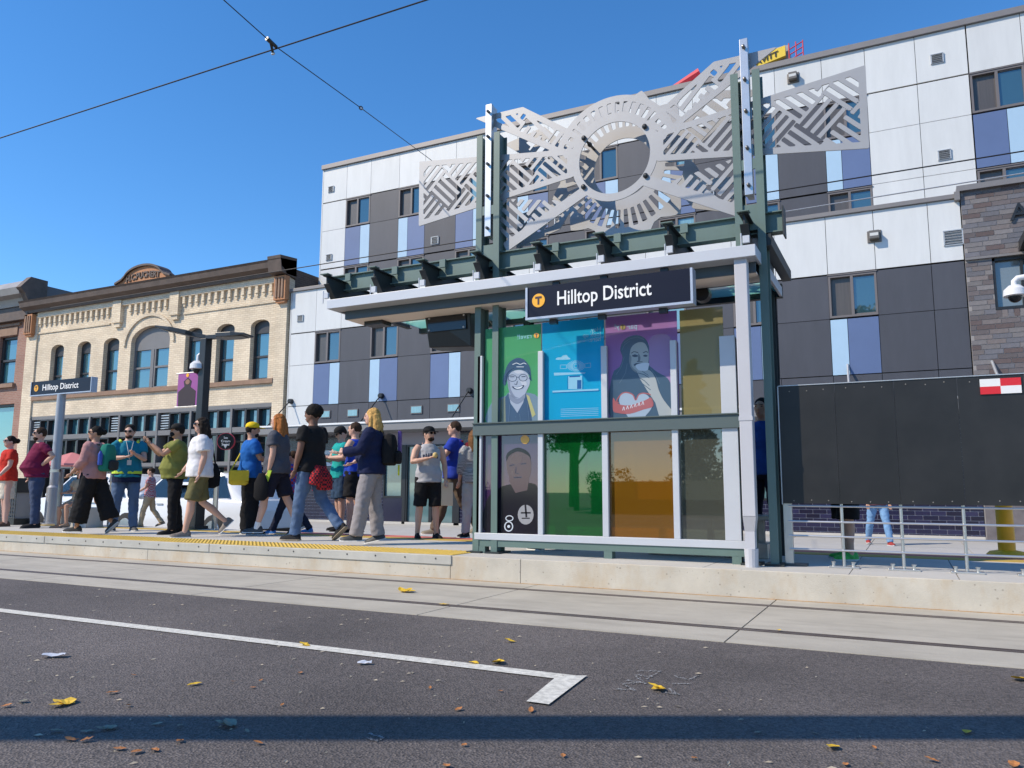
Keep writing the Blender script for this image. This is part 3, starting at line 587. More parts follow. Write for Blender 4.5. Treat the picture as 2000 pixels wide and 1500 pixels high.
# ================================================================ tram shelter
GREEN = mat('shelter_green', (0.115, 0.175, 0.155), 0.45, var=0.08, scale=2.5, bump=0.03); GREEND = mat('shelter_dark', (0.018, 0.024, 0.026), 0.5, var=0.06); ALU = mat('light_aluminium', (0.53, 0.55, 0.585), 0.42, 0.15, var=0.04, scale=3)
SLATE = mat('slate_channel', (0.07, 0.10, 0.125), 0.5); SOFF = mat('soffit_beige', (0.86, 0.76, 0.67), 0.6); STAIN = mat('stainless', (0.58, 0.57, 0.55), 0.32, 0.85, var=0.08, scale=5); SCULP = mat('sculpture_grey', (0.36, 0.36, 0.365), 0.45, 0.25, var=0.06, scale=2.5)
so = Vector((-2.9, 8.0, PZ)); sh = empty('tram_shelter', so, 'green steel tram shelter with white canopy and coloured glass windscreen', 'shelter')
def sp_(name, mb, m, parent=sh, **k): return obj(name, shift(mb, -so.x, -so.y, -so.z), m, parent, **k)
def hpost(x, z0, z1, y0=7.93, y1=8.13, w=0.078):
    return MB().box(x-w/2, x+w/2, y0, y0+0.014, z0, z1).box(x-w/2, x+w/2, y1-0.014, y1, z0, z1).box(x-0.006, x+0.006, y0+0.014, y1-0.014, z0, z1)
for x, z0, z1 in ((-4.435, PZ, 5.24), (-4.20, PZ, 5.24), (-1.395, PZ, 5.29), (-1.175, PZ, 5.29)):
    sp_('post', hpost(x, z0, z1), GREEN)
    sp_('base_plate', MB().box(x-0.09, x+0.09, 7.88, 8.18, PZ, PZ+0.02), GREEND)
for x, zt in ((-4.315, 5.62), (-1.285, 5.66)):
    bar = sp_('mast_bar', MB().box(x-0.042, x+0.042, 7.93, 7.985, 3.95, zt).box(x-0.03, x+0.03, 7.985, 8.1, 3.95, zt), STAIN, bevel=0.004)
    for z in (4.05, 4.45, 4.85, 5.2, zt-0.1):
        obj('bolt', shift(MB().tube([(x, 7.935, z), (x, 7.905, z)], [0.02, 0.016], 10).ell((x, 7.9, z), 0.018, 0.012, 0.018, 8, 5), -so.x, -so.y, -so.z), mat('bolt_steel', (0.22, 0.21, 0.2), 0.35, 0.8), bar)
    sp_('cross_plate', MB().box(x-0.09, x+0.09, 7.935, 7.95, 4.22, 4.33), GREEN); sp_('cross_plate', MB().box(x-0.09, x+0.09, 7.95, 7.965, 3.58, 3.85), GREEN)
# main beam and brackets
bm = MB().box(-6.72, -0.98, 8.03, 8.045, 3.56, 3.75).box(-6.72, -0.98, 7.99, 8.12, 3.75, 3.762).box(-6.72, -0.98, 7.99, 8.12, 3.545, 3.557)
sp_('main_beam', bm, GREEN); sp_('beam_end_plate', MB().box(-0.98, -0.965, 7.97, 8.14, 3.5, 3.8), GREEND)
bkx = [-6.50, -5.76, -5.05, -4.31, -3.54, -2.80, -2.06, -1.30]
for x in bkx:
    web = [(7.66, 3.655), (7.66, 3.56), (7.86, 3.33), (9.55, 3.33), (9.55, 3.60)]
    b_ = sp_('bracket', MB().prism_x(web, x-0.008, x+0.008).prism_x([(7.64, 3.668), (7.64, 3.656), (9.56, 3.60), (9.56, 3.612)], x-0.045, x+0.045).prism_x([(7.86, 3.33), (7.86, 3.322), (9.55, 3.322), (9.55, 3.33)], x-0.04, x+0.04).prism_x([(7.66, 3.56), (7.652, 3.552), (7.85, 3.322), (7.86, 3.33)], x-0.04, x+0.04), GREEND)
    obj('tip_plate', shift(MB().box(x-0.06, x+0.06, 7.60, 7.7, 3.669, 3.679), -so.x, -so.y, -so.z), GREEN, b_)
    obj('clip', shift(MB().box(x+0.05, x+0.13, 7.96, 7.988, 3.66, 3.76), -so.x, -so.y, -so.z), GREEN, b_)
    obj('drop_rod', shift(MB().cyl(x-0.03, 7.64, 3.30, 3.46, 0.007, 6).box(x-0.015, x+0.05, 7.63, 7.66, 3.36, 3.43), -so.x, -so.y, -so.z), ALU, b_)
# roof
XL, XR = -6.42, -1.19
sp_('roof_sheet', MB().prism_x([(7.62, 3.315), (8.2, 3.31), (8.2, 3.29), (7.62, 3.29)], XL+0.02, XR-0.02), ALU)
sp_('fascia', MB().box(XL, XR, 7.585, 7.62, 3.205, 3.32).box(XL, XL+0.03, 7.62, 8.2, 3.205, 3.32).box(XR-0.03, XR, 7.62, 9.4, 3.205, 3.32), ALU, bevel=0.004)
sp_('fascia_return', MB().box(XL+0.03, XR-0.03, 7.62, 7.80, 3.205, 3.212), ALU)
sp_('gutter_channel', MB().box(XL+0.12, XR-0.04, 7.80, 7.83, 3.10, 3.214), SLATE); sp_('soffit', MB().box(XL+0.12, XR-0.04, 7.83, 8.2, 3.10, 3.115), SOFF)
CANG = tinted_glass('canopy_glass', (0.45, 0.80, 0.76), 0.2, film=0.85, filmcol=(0.62, 0.98, 0.93), tl=0.9)
for a, b in zip([XL+0.2]+bkx[1:], bkx[1:]+[XR-0.05]):
    sp_('roof_pane', MB().box(a+0.02, b-0.02, 8.22, 9.38, 3.27, 3.282), CANG)
sp_('roof_rear_beam', MB().box(XL+0.2, XR, 9.38, 9.46, 3.2, 3.36), GREEND); sp_('roof_front_beam', MB().box(XL+0.12, XR-0.04, 8.2, 8.24, 3.1, 3.29), SLATE)
sp_('side_beam', MB().box(XR+0.0, XR+0.1, 7.95, 9.46, 3.40, 3.52), GREEND)
for x in (-4.435, -1.3): sp_('rear_post', hpost(x, PZ, 3.25, 9.25, 9.42, 0.08), GREEND)
# windscreen
mxs = [(-4.40, 0.06), (-3.625, 0.06), (-2.87, 0.066), (-2.11, 0.064), (-1.555, 0.155)]
for x, w_ in mxs:
    sp_('mullion', MB().box(x-w_/2, x+w_/2, 7.93, 7.975, 1.722, 2.51), ALU, bevel=0.003); sp_('mullion', MB().box(x-w_/2, x+w_/2, 7.93, 7.975, 0.475, 1.578), ALU, bevel=0.003)
    sp_('mullion_fin', MB().box(x-w_/2+0.005, x+w_/2-0.005, 7.995, 8.05, 0.475, 2.50), GREEND)
sp_('mid_rail', MB().box(-4.47, -1.40, 7.90, 7.93, 1.578, 1.71).box(-4.47, -1.40, 7.88, 8.05, 1.71, 1.722).box(-4.47, -1.40, 7.93, 8.05, 1.578, 1.59), mat('rail_slate', (0.085, 0.115, 0.115), 0.45))
sp_('bottom_rail', MB().box(-4.45, -1.41, 7.925, 7.98, 0.40, 0.474), ALU, bevel=0.003); sp_('sill_channel', MB().box(-4.45, -1.41, 7.94, 8.05, 0.325, 0.399), GREEN)
for x in (-4.36, -2.85, -1.53): sp_('leg', MB().box(x-0.045, x+0.045, 7.935, 8.04, PZ, 0.324), GREEN)
# panes
PN = {}
def pane(key, x0, x1, z0, z1, m): PN[key] = sp_('glass_pane', MB().box(x0, x1, 7.984, 7.992, z0, z1), m); return PN[key]
ZT = 2.835
pane('g', -4.36, -3.64, 1.722, ZT, tinted_glass('pane_green', (0.22, 0.60, 0.36), 0.15, 0.72, (0.15, 0.56, 0.27)))
pane('b', -3.625, -2.885, 1.722, ZT+0.01, tinted_glass('pane_blue', (0.10, 0.55, 0.85), 0.15, 0.72, (0.03, 0.58, 0.88)))
pane('p', -2.865, -2.075, 1.722, ZT, tinted_glass('pane_purple', (0.50, 0.32, 0.68), 0.15, 0.75, (0.50, 0.29, 0.62)))
pane('t', -2.045, -1.60, 1.722, ZT-0.005, tinted_glass('pane_tan', (0.52, 0.46, 0.25), 0.25, 0.6, (0.48, 0.42, 0.21)))
pane('P', -4.37, -3.655, 0.475, 1.578, tinted_glass('pane_dark_purple', (0.30, 0.16, 0.38), 0.42, 0.35, (0.22, 0.11, 0.27)))
pane('G', -3.595, -2.905, 0.475, 1.578, tinted_glass('pane_dark_green', (0.02, 0.34, 0.09), 0.50, 0.28, (0.01, 0.28, 0.06)))
pane('O', -2.835, -2.145, 0.475, 1.578, tinted_glass('pane_orange', (0.55, 0.30, 0.05), 0.46, 0.40, (0.46, 0.22, 0.02)))
pane('y', -2.075, -1.635, 0.475, 1.578, tinted_glass('pane_grey', (0.32, 0.36, 0.30), 0.52, 0.30, (0.27, 0.28, 0.22)))
# printed pictures on the panes: traced outlines at the panes' own plane
INK = {}
def ink(n, c, a=0.8):
    if n in INK: return INK[n]
    m = bpy.data.materials.new('print_'+n); m.use_nodes = True; b = m.node_tree.nodes['Principled BSDF']; b.inputs['Base Color'].default_value = (*c, 1); b.inputs['Alpha'].default_value = a; b.inputs['Roughness'].default_value = 0.12
    INK[n] = m; return m
NAVY = ink('navy', (0.05, 0.09, 0.17), .85); SKINP = ink('pale', (0.40, 0.45, 0.56), .85); GREYP = ink('greyblue', (0.19, 0.27, 0.36), .8); WHT = ink('white', (0.72, 0.78, 0.85), .8); YLW = ink('straw', (0.50, 0.48, 0.20), .8); LINE = ink('line', (0.03, 0.04, 0.09), .8); PALEB = ink('paleblue', (0.35, 0.68, 0.85), .7)
REDP = ink('red', (0.45, 0.12, 0.12), .8); ORG = ink('orange', (0.85, 0.42, 0.05), .9); TEALF = ink('face2', (0.42, 0.45, 0.45), .85); DKB = ink('slateblue', (0.055, 0.10, 0.15), .88); BLK = ink('black', (0.012, 0.011, 0.018), .92); BRN = ink('brownface', (0.12, 0.085, 0.095), .85); LIL = ink('lilac', (0.42, 0.28, 0.50), .6)
lay = {}
def pr(key, name, polys, m, zoom):
    ox, oz, sc = zoom; mb = MB(); lay[key] = lay.get(key, 0)+1; Y = 7.9835 - 0.0004*lay[key]
    for poly in polys:
        pts = []
        for p in poly: q = onY(ox+p[0]/sc, oz+p[1]/sc, Y); pts.append((q.x, Y, q.z))
        ar = sum(pts[i][0]*pts[(i+1) % len(pts)][2]-pts[(i+1) % len(pts)][0]*pts[i][2] for i in range(len(pts)))
        if ar < 0: pts = pts[::-1]
        mb.add(pts, [tuple(range(len(pts)))])
    return obj(name, shift(mb, -so.x, -so.y, -so.z), m, PN[key])
def cat_(pts, n=4):   # smooth closed outline
    out = []; N = len(pts)
    for i in range(N):
        p0, p1, p2, p3 = (pts[(i+k-1) % N] for k in range(4))
        for j in range(n):
            t = j/n; out.append(tuple(0.5*(2*p1[k]+(p2[k]-p0[k])*t+(2*p0[k]-5*p1[k]+4*p2[k]-p3[k])*t*t+(3*p1[k]-p0[k]-3*p2[k]+p3[k])*t**3) for k in (0, 1)))
    return out
def el(cx, cy, rx, ry=None, n=18): return disc_poly(cx, cy, rx, ry or rx, n)
def stroke(pts, w, closed=False):
    out = []; n = len(pts)
    for i in range(n if closed else n-1):
        a, b = pts[i], pts[(i+1) % n]; dx, dy = b[0]-a[0], b[1]-a[1]; l = math.hypot(dx, dy) or 1; nx, ny = -dy/l*w/2, dx/l*w/2
        out.append([(a[0]+nx, a[1]+ny), (b[0]+nx, b[1]+ny), (b[0]-nx, b[1]-ny), (a[0]-nx, a[1]-ny)])
    return out
def printed_text(key, txt, size, X, z, m, mirror=True):
    lay[key] = lay.get(key, 0)+1; mb = text_mb(txt, size, mirror=mirror); return obj('lettering', shift(mb, X-so.x, 7.9835-0.0004*lay[key]-so.y, z-so.z), m, PN[key])
Z4 = (940, 600, 6.25); Z5 = (1180, 590, 6.0); ZA = (920, 590, 2.83)
pr('g', 'jacket', [cat_([(85,1440),(130,1160),(300,1080),(340,1040),(540,1040),(700,1110),(712,1440)], 3)], GREYP, Z4)
pr('g', 'neck', [[(340,1040),(540,1030),(530,1130),(440,1290),(345,1150)]], SKINP, Z4)
pr('g', 'shirt', [[(300,1440),(290,1100),(330,1050),(360,1180),(440,1290),(510,1170),(540,1050),(570,1100),(632,1440)]], NAVY, Z4)
pr('g', 'strap', [[(215,1440),(240,1130),(292,1095),(300,1440)]], ink('olive', (0.22, 0.25, 0.18), .8), Z4); pr('g', 'strap', [[(548,1065),(585,1085),(662,1310),(622,1345)]], YLW, Z4)
pr('g', 'face', [cat_([(322,850),(370,790),(460,765),(550,790),(585,860),(592,930),(560,1010),(520,1075),(460,1110),(400,1105),(350,1050),(325,960)])], SKINP, Z4)
pr('g', 'beanie', [cat_([(285,960),(286,800),(330,690),(400,632),(460,618),(530,645),(590,730),(606,850),(590,945)])[:-5] + cat_([(578,870),(550,795),(460,762),(370,790),(330,850),(320,950)])[:-4]], NAVY, Z4)
pr('g', 'face_shade', [cat_([(322,850),(345,900),(360,1000),(410,1085),(460,1108),(400,1105),(350,1050),(325,960)]), cat_([(345,1060),(440,1120),(530,1060),(525,1120),(440,1180),(350,1130)])], ink('shade', (0.24, 0.28, 0.38), .75), Z4); pr('g', 'cheek_light', [cat_([(480,900),(540,905),(555,950),(510,960)]), cat_([(400,780),(480,772),(520,800),(440,812)])], ink('light', (0.62, 0.66, 0.74), .7), Z4); pr('g', 'beanie_fold', [cat_([(290,930),(300,830),(345,770),(400,745),(330,800),(316,880)]), cat_([(600,900),(590,820),(560,760),(585,790),(604,850)])], ink('navydeep', (0.025, 0.045, 0.10), .8), Z4); pr('g', 'shirt_fold', stroke([(350,1190),(330,1430)], 8) + stroke([(470,1300),(480,1430)], 7) + stroke([(560,1150),(590,1430)], 7) + [el(420, 1340, 6), el(430, 1420, 6)], ink('fold', (0.10, 0.16, 0.26), .8), Z4)
pr('g', 'spectacles', stroke(el(380, 865, 52, 40), 6, True) + stroke(el(510, 860, 50, 42), 6, True) + stroke([(430,855),(462,852)], 6) + stroke([(400,935),(430,945),(440,900)], 7) + stroke([(350,850),(405,848)], 9) + stroke([(490,848),(540,845)], 9), LINE, Z4)
pr('g', 'smile', [cat_([(375,965),(440,975),(520,950),(500,990),(440,1004),(395,995)])], LINE, Z4); pr('g', 'teeth', [cat_([(395,972),(440,980),(505,962),(480,990),(430,995)])], WHT, Z4)
pr('g', 'hat_mark', stroke([(380,700),(430,680),(475,700),(520,680),(550,695)], 8) + stroke([(430,728),(520,728)], 8), WHT, Z4)
pr('g', 'badge', [el(673, 345, 32)], ORG, Z4); pr('g', 'badge_letter', [[(655,325),(692,325),(692,333),(678,333),(678,372),(669,372),(669,333),(655,333)]], LINE, Z4)
q = onY(940+620/6.25, 600+378/6.25, 7.98); printed_text('g', 'ravel!', 0.085, q.x, q.z, PALEB)
# blue pane: cloud, station drawing, mirrored words
pr('b', 'cloud', [cat_([(915,640),(930,615),(970,612),(1000,590),(1040,585),(1060,608),(1085,625),(1070,638)])], PALEB, Z4)
burst = []
for i in range(28):
    a = 2*math.pi*i/28; burst += stroke([(1155+38*math.cos(a), 718+38*math.sin(a)), (1155+(70+45*abs(math.cos(a)))*math.cos(a), 718+72*math.sin(a))], 7)
pr('b', 'station_drawing', burst + stroke(el(1155, 718, 24), 8, True) + stroke([(965,705),(1040,705),(1040,750),(965,750)], 5, True) + stroke([(1265,690),(1335,680),(1335,735),(1265,738)], 5, True), PALEB, Z4)
pr('b', 'canopy_drawing', [[(885,800),(1275,795),(1262,812),(890,835)]] + [[(1062,845),(1230,835),(1230,1000),(1062,1000)]] + [[(870,1020),(1430,995),(1430,1015),(870,1042)]], PALEB, Z4)
pr('b', 'kiosk_drawing', [[(1170,890),(1222,888),(1222,995),(1170,998)], [(1075,838),(1205,832),(1205,850),(1075,856)], [(870,1042),(1430,1015),(1460,1014),(1430,1026),(870,1050)]] + stroke([(1055,840),(1055,1000)], 5) + stroke([(1240,832),(1240,998)], 5), ink('deepblue', (0.02, 0.12, 0.35), .8), Z4)
pr('b', 'text_lines', sum([stroke([(970, 1245+k*22), (1430, 1230+k*22)], 6) for k in range(5)], []), PALEB, Z4)
for k, tx in enumerate(('Hey,', 'look up', 'here.')):
    q = onY(940+1462/6.25, 600+(290+k*60)/6.25, 7.98); printed_text('b', tx, 0.07, q.x, q.z, PALEB)
# purple pane: person eating
pr('p', 'glow', [cat_([(560,1000),(520,500),(620,380),(780,420),(800,700),(800,980)])], LIL, Z5)
pr('p', 'hair_and_top', [cat_([(92,1395),(92,870),(180,760),(215,650),(188,560),(215,470),(280,410),(380,388),(470,420),(525,520),(525,720),(560,770),(640,830),(740,890),(790,1000),(812,1270),(812,1390)], 3)], DKB, Z5)
pr('p', 'face', [cat_([(298,620),(320,530),(390,475),(470,480),(515,560),(522,650),(510,740),(470,800),(400,830),(330,790),(295,710)])], TEALF, Z5)
pr('p', 'face_shade', [cat_([(298,620),(320,650),(320,740),(370,800),(430,822),(390,830),(330,790),(295,710)]), cat_([(400,600),(425,640),(420,690),(400,680)])], ink('shade2', (0.24, 0.27, 0.29), .75), Z5); pr('p', 'hair_strands', stroke([(230,480),(300,430),(390,410),(470,440)], 7) + stroke([(210,560),(240,500),(300,455)], 6) + stroke([(235,640),(200,760),(140,850)], 8) + stroke([(270,720),(250,830),(180,950)], 8) + stroke([(545,780),(600,850),(650,960)], 8) + stroke([(560,800),(600,920)], 6), ink('strand', (0.14, 0.20, 0.26), .75), Z5)
pr('p', 'features', stroke([(315,600),(350,580),(400,592)], 9) + stroke([(455,595),(490,578),(515,590)], 9) + [cat_([(325,630),(360,612),(400,632),(360,645)]), cat_([(455,630),(485,615),(510,630),(485,642)])] + stroke([(410,640),(405,690),(385,695),(450,700)], 7) + [cat_([(345,735),(380,715),(440,715),(420,735),(370,750)])], LINE, Z5)
pr('p', 'arm', [cat_([(385,815),(470,790),(540,805),(600,890),(640,1030),(700,1150),(810,1290)])[:-4] + [(810,1390),(660,1390),(600,1180),(500,1030),(420,900)]], TEALF, Z5)
pr('p', 'fingers', stroke([(395,830),(470,850),(530,890)], 8) + stroke([(400,880),(470,920),(530,980)], 8) + stroke([(430,940),(480,980),(545,1030)], 8) + stroke([(445,810),(520,860)], 6), DKB, Z5)
pr('p', 'cup', [cat_([(368,742),(440,715),(522,715),(520,760),(505,800),(450,805),(400,795)])], WHT, Z5)
pr('p', 'heart', [cat_([(180,1180),(190,1100),(250,1065),(330,1090),(370,1150),(400,1090),(470,1075),(530,1120),(560,1230),(480,1340),(440,1398),(330,1398),(250,1300)])], ink('heart', (0.38, 0.47, 0.58), .85), Z5); pr('p', 'heart_edge', stroke(cat_([(170,1180),(185,1095),(250,1058),(335,1085),(370,1150),(405,1085),(470,1068),(530,1100)])[:-4], 14), REDP, Z5)
pr('p', 'banner', [cat_([(105,1120),(160,1190),(300,1210),(480,1150),(550,1120),(575,1220),(460,1260),(300,1310),(160,1300),(105,1270)], 3)], REDP, Z5); pr('p', 'banner_script', sum([stroke([(215+i*45, 1270-i*13), (230+i*45, 1225-i*13), (240+i*45, 1268-i*13)], 7) for i in range(6)], []), WHT, Z5)
q = onY(1180+390/6, 590+310/6, 7.98); printed_text('p', 'par', 0.085, q.x, q.z, PALEB); q = onY(1180+180/6, 590+312/6, 7.98); printed_text('p', 'y!', 0.085, q.x, q.z, PALEB)
pr('p', 'badge', [el(218, 293, 32)], ink('olivebadge', (0.35, 0.30, 0.12), .85), Z5); pr('p', 'badge_letter', [[(200,272),(237,272),(237,281),(223,281),(223,318),(214,318),(214,281),(200,281)]], LINE, Z5)
# lower purple pane: portrait
pr('P', 'torso', [cat_([(80,1275),(85,1100),(140,1040),(200,1010),(330,1000),(375,1050),(378,1275)], 3)], BLK, ZA)
pr('P', 'face', [cat_([(198,920),(202,845),(260,812),(318,840),(332,915),(315,985),(270,1020),(225,1000)])], BRN, ZA); pr('P', 'neck', [[(208,985),(322,975),(310,1040),(245,1055)]], BRN, ZA)
pr('P', 'face_light', [cat_([(215,860),(250,835),(285,845),(270,890),(225,895)]), cat_([(222,930),(240,925),(238,965),(226,960)])], ink('browlight', (0.17, 0.125, 0.13), .6), ZA); pr('P', 'features', stroke([(212,905),(240,898)], 6) + stroke([(275,895),(305,892)], 6) + stroke([(250,910),(245,945),(265,948)], 4) + stroke([(235,970),(280,968)], 7), LINE, ZA); pr('P', 'hair', [cat_([(196,880),(200,835),(260,804),(318,832),(330,880),(318,850),(260,825),(210,850)])], BLK, ZA)
pr('P', 'shirt_logo', [el(302, 1175, 44, 55)], ink('logogrey', (0.38, 0.38, 0.40), .8), ZA); pr('P', 'logo_marks', stroke([(275,1165),(330,1165)], 8) + stroke([(280,1195),(325,1195)], 6) + stroke([(300,1120),(306,1190)], 10), BLK, ZA); pr('P', 'small_logo', stroke(el(208, 1240, 22, 26), 6, True) + stroke(el(212, 1195, 20, 14), 5, True) + [el(208, 1240, 8)], WHT, ZA)
pr('P', 'badge', [el(298, 760, 24)], ORG, ZA)
# mast sculpture: two layers of cut plate
def bar_(X, Z, a, b, w_):
    dx, dz = b[0]-a[0], b[1]-a[1]; l2 = dx*dx+dz*dz; t = np.clip(((X-a[0])*dx+(Z-a[1])*dz)/l2, 0, 1); l = math.sqrt(l2)
    u = ((X-a[0])*dx+(Z-a[1])*dz)/l; v = np.abs((X-a[0])*(-dz/l)+(Z-a[1])*(dx/l)); return np.maximum(np.maximum(v-w_/2, -u-w_*0.3), u-l-w_*0.3)
def poly_(X, Z, pts):   # signed distance of a convex polygon (counter-clockwise)
    d = np.full(X.shape, -9.0); n = len(pts)
    for i in range(n):
        a, b = pts[i], pts[(i+1) % n]; l = math.hypot(b[0]-a[0], b[1]-a[1]); d = np.maximum(d, ((X-a[0])*(b[1]-a[1])-(Z-a[1])*(b[0]-a[0]))/l)
    return d
def fret(U, V, p=0.09, duty=0.48, cell=0.345):
    s, t = (U+V)*0.7071, (V-U)*0.7071; k = np.floor(s/cell)+np.floor(t/cell)
    q = np.where(np.mod(k, 2) < 1, s, t); return (np.abs(np.mod(q, p)-p/2) - p*duty/2)
CX, CZ = -2.755, 4.67
def half_sym(X): return np.abs(X-CX)
def front_layer(X, Z):
    U, V = half_sym(X), Z-CZ; SG = np.where(X < CX, 1.0, 1.0)
    r = np.hypot(U, V); an = np.degrees(np.arctan2(V, X-CX))
    ring = np.abs(r-0.463)-0.044
    fan = np.maximum(np.maximum(r-0.73, 0.50-r), np.maximum(18-an, an-162)*0.015)
    slot = np.maximum(np.maximum(r-0.655, 0.525-r), (np.abs(np.mod(an, 9.0)-4.5)-2.4)*0.012)
    fan = np.maximum(fan, -slot)
    wing = [(0.50, -0.14), (2.60, -0.41), (2.61, 0.45), (0.50, 0.20)]
    w = poly_(U, V, wing); inner = np.maximum(w+0.068, 0.55-U); wf = np.maximum(np.maximum(w, 0.49-r), -inner)
    wp = np.maximum(np.maximum(inner, fret(U, V)), 0.52-r)
    arm = [(0.33, 0.30), (0.52, 0.08), (1.80, 0.86), (1.14, 0.86)]
    a_ = poly_(U, V, arm); ai = a_+0.066; af = np.maximum(np.maximum(a_, 0.49-r), -ai); ap_ = np.maximum(np.maximum(ai, fret(U*0.99+0.07, V*0.9-0.02, 0.10, 0.5, 0.42)), 0.49-r)
    low = np.minimum(bar_(U, V, (0.35, -0.33), (1.34, -0.84), 0.12), np.maximum(np.maximum(poly_(U, V, [(0.62, -0.40), (1.30, -0.80), (1.45, -0.62), (1.40, -0.25)]), fret(U+0.03, V, 0.095, 0.5, 0.38)), 0.5-r))
    return np.minimum.reduce([ring, fan, wf, wp, af, ap_, low])
def back_layer(X, Z):
    U, V = half_sym(X), Z-CZ; r = np.hypot(U, V); an = np.degrees(np.arctan2(V, X-CX))
    disc = np.maximum(r-0.79, 0.36-r); slot = np.maximum(np.maximum(r-0.72, 0.50-r), (np.abs(np.mod(an+2, 9.0)-4.5)-2.5)*0.012); disc = np.maximum(disc, -slot)
    arm = [(0.5, 0.20), (0.75, 0.0), (1.55, 0.60), (1.0, 0.72)]; a_ = poly_(U, V, arm); af = np.maximum(np.maximum(a_, -(a_+0.09)), 0.6-r); ap_ = np.maximum(np.maximum(a_+0.09, fret(U, V, 0.15, 0.5, 0.6)), 0.6-r)
    lo = [(0.55, -0.25), (0.80, -0.62), (1.38, -0.78), (1.35, -0.35)]; l_ = poly_(U, V, lo); lf = np.maximum(np.maximum(l_, -(l_+0.08)), 0.6-r); lp = np.maximum(np.maximum(l_+0.08, fret(U+0.05, V, 0.15, 0.5, 0.6)), 0.6-r)
    tri = (np.abs(np.mod(an, 30)-15)*0.012+(r-0.93))
    return np.minimum.reduce([disc, af, ap_, lf, lp, np.maximum(tri, 0.77-r)])
sc = empty('mast_sculpture', (CX, 8.02, 3.8), 'pale grey cut metal sculpture with central ring and winged fretwork above shelter', 'sculpture')
def scp(name, mb, m, parent=sc): return obj(name, shift(mb, -CX, -8.02, -3.8), m, parent)
fl = scp('front_plate', plate(front_layer, CX-2.66, CX+2.66, 3.7, 5.62, 0.014, 8.02, 8.034), SCULP)
bl_ = scp('back_plate', plate(back_layer, CX-1.6, CX+1.6, 3.62, 5.75, 0.014, 8.34, 8.354), SCULP)
for a in (38, 140, 218, 322):
    x, z = CX+0.463*math.cos(R(a)), CZ+0.463*math.sin(R(a))
    scp('standoff', MB().tube([(x, 8.0, z), (x, 8.36, z)], 0.016, 8).ell((x, 8.005, z), 0.03, 0.02, 0.03, 10, 6).ell((x, 8.2, z), 0.028, 0.05, 0.028, 10, 6), BLACKM)
for x in (-4.315, -1.285):
    for z in (4.45, 4.85): scp('fixing_bracket', MB().box(x-0.05, x+0.05, 7.99, 8.019, z-0.06, z+0.06), STAIN)
# station name sign under the canopy
NAVYS = mat('sign_navy_blue', (0.010, 0.012, 0.026), 0.35, ior=1.3); SIGNF = mat('sign_frame', (0.42, 0.47, 0.56), 0.4, 0.3); LETTER = mat('sign_white', (0.85, 0.85, 0.85), 0.5); BADGE = mat('badge_amber', (0.90, 0.43, 0.02), 0.5)
def name_sign(name, x0, x1, z0, z1, y, loc_label, tx, ts, circ, frame=0.025, th=0.12):
    r_ = empty(name, ((x0+x1)/2, y+th/2, z0), loc_label, 'sign'); o_ = Vector(((x0+x1)/2, y+th/2, z0)); s = lambda mb: shift(mb, -o_.x, -o_.y, -o_.z)
    obj('sign_box', s(MB().box(x0, x1, y, y+th, z0, z1)), NAVYS, r_)
    obj('sign_frame', s(MB().box(x0-frame, x1+frame, y-0.012, y+th, z0-frame, z0-0.001).box(x0-frame, x0-0.001, y-0.012, y+th, z0, z1).box(x1+0.001, x1+frame, y-0.012, y+th, z0, z1)), SIGNF, r_)
    cx, cz, cr = circ
    obj('badge', s(MB().prism(disc_poly(cx, cz, cr, cr, 28), y-0.006, y-0.001)), BADGE, r_)
    w_ = cr*0.26
    obj('badge_letter', s(MB().prism([(cx-cr*0.5, cz+cr*0.58), (cx-cr*0.5, cz+cr*0.28), (cx-w_/2, cz+cr*0.28), (cx-w_/2, cz-cr*0.6), (cx+w_/2, cz-cr*0.6), (cx+w_/2, cz+cr*0.28), (cx+cr*0.5, cz+cr*0.28), (cx+cr*0.5, cz+cr*0.58)], y-0.009, y-0.0061)), mat('badge_t', (0.05, 0.02, 0.03), 0.5), r_)
    mb = text_mb('Hilltop District', ts, bold=ts*0.012); wd = max(v[0] for v in mb.v); mb.v = [(v[0]*(tx[1]-tx[0])/wd, v[1], v[2]) for v in mb.v]
    obj('lettering', s(shift(mb, tx[0], y-0.005, tx[2])), LETTER, r_)
    return r_, s
a, b = onY(1087, 590, 7.48), onY(1273, 577, 7.48); c = onY(1052, 587, 7.48)
ssn, s_ = name_sign('station_sign', -3.565, -1.80, 2.795, 3.128, 7.48, 'navy station name sign hanging under the shelter canopy', (a.x, b.x, 2.90), 0.215, (c.x, c.z, 0.075))
for x in (-3.3, -2.75, -2.1): obj('hanger', s_(MB().box(x-0.04, x+0.04, 7.62, 7.66, 3.128, 3.2)), BLACKM, ssn); obj('lower_clip', s_(MB().box(x-0.04, x+0.04, 7.54, 7.6, 2.72, 2.769)), BLACKM, ssn)
# downspout
DSP = mat('downspout_grey', (0.50, 0.50, 0.53), 0.5, 0.05, var=0.04)
sp_('downspout', MB().box(-1.405, -1.285, 7.63, 7.75, 0.72, 3.25), DSP, bevel=0.006); sp_('downspout_elbow', MB().add([(-1.405,7.63,0.72),(-1.285,7.63,0.72),(-1.285,7.75,0.72),(-1.405,7.75,0.72),(-1.40,7.68,0.58),(-1.31,7.68,0.58),(-1.31,7.79,0.58),(-1.40,7.79,0.58)], [(0,1,5,4),(1,2,6,5),(2,3,7,6),(3,0,4,7)]), DSP)
sp_('downspout_foot', MB().box(-1.40, -1.31, 7.68, 7.79, 0.42, 0.58).cyl(-1.355, 7.735, PZ, 0.42, 0.06, 14, 0.066), DSP); sp_('downspout_strap', MB().box(-1.41, -1.28, 7.625, 7.755, 1.62, 1.66), DSP)
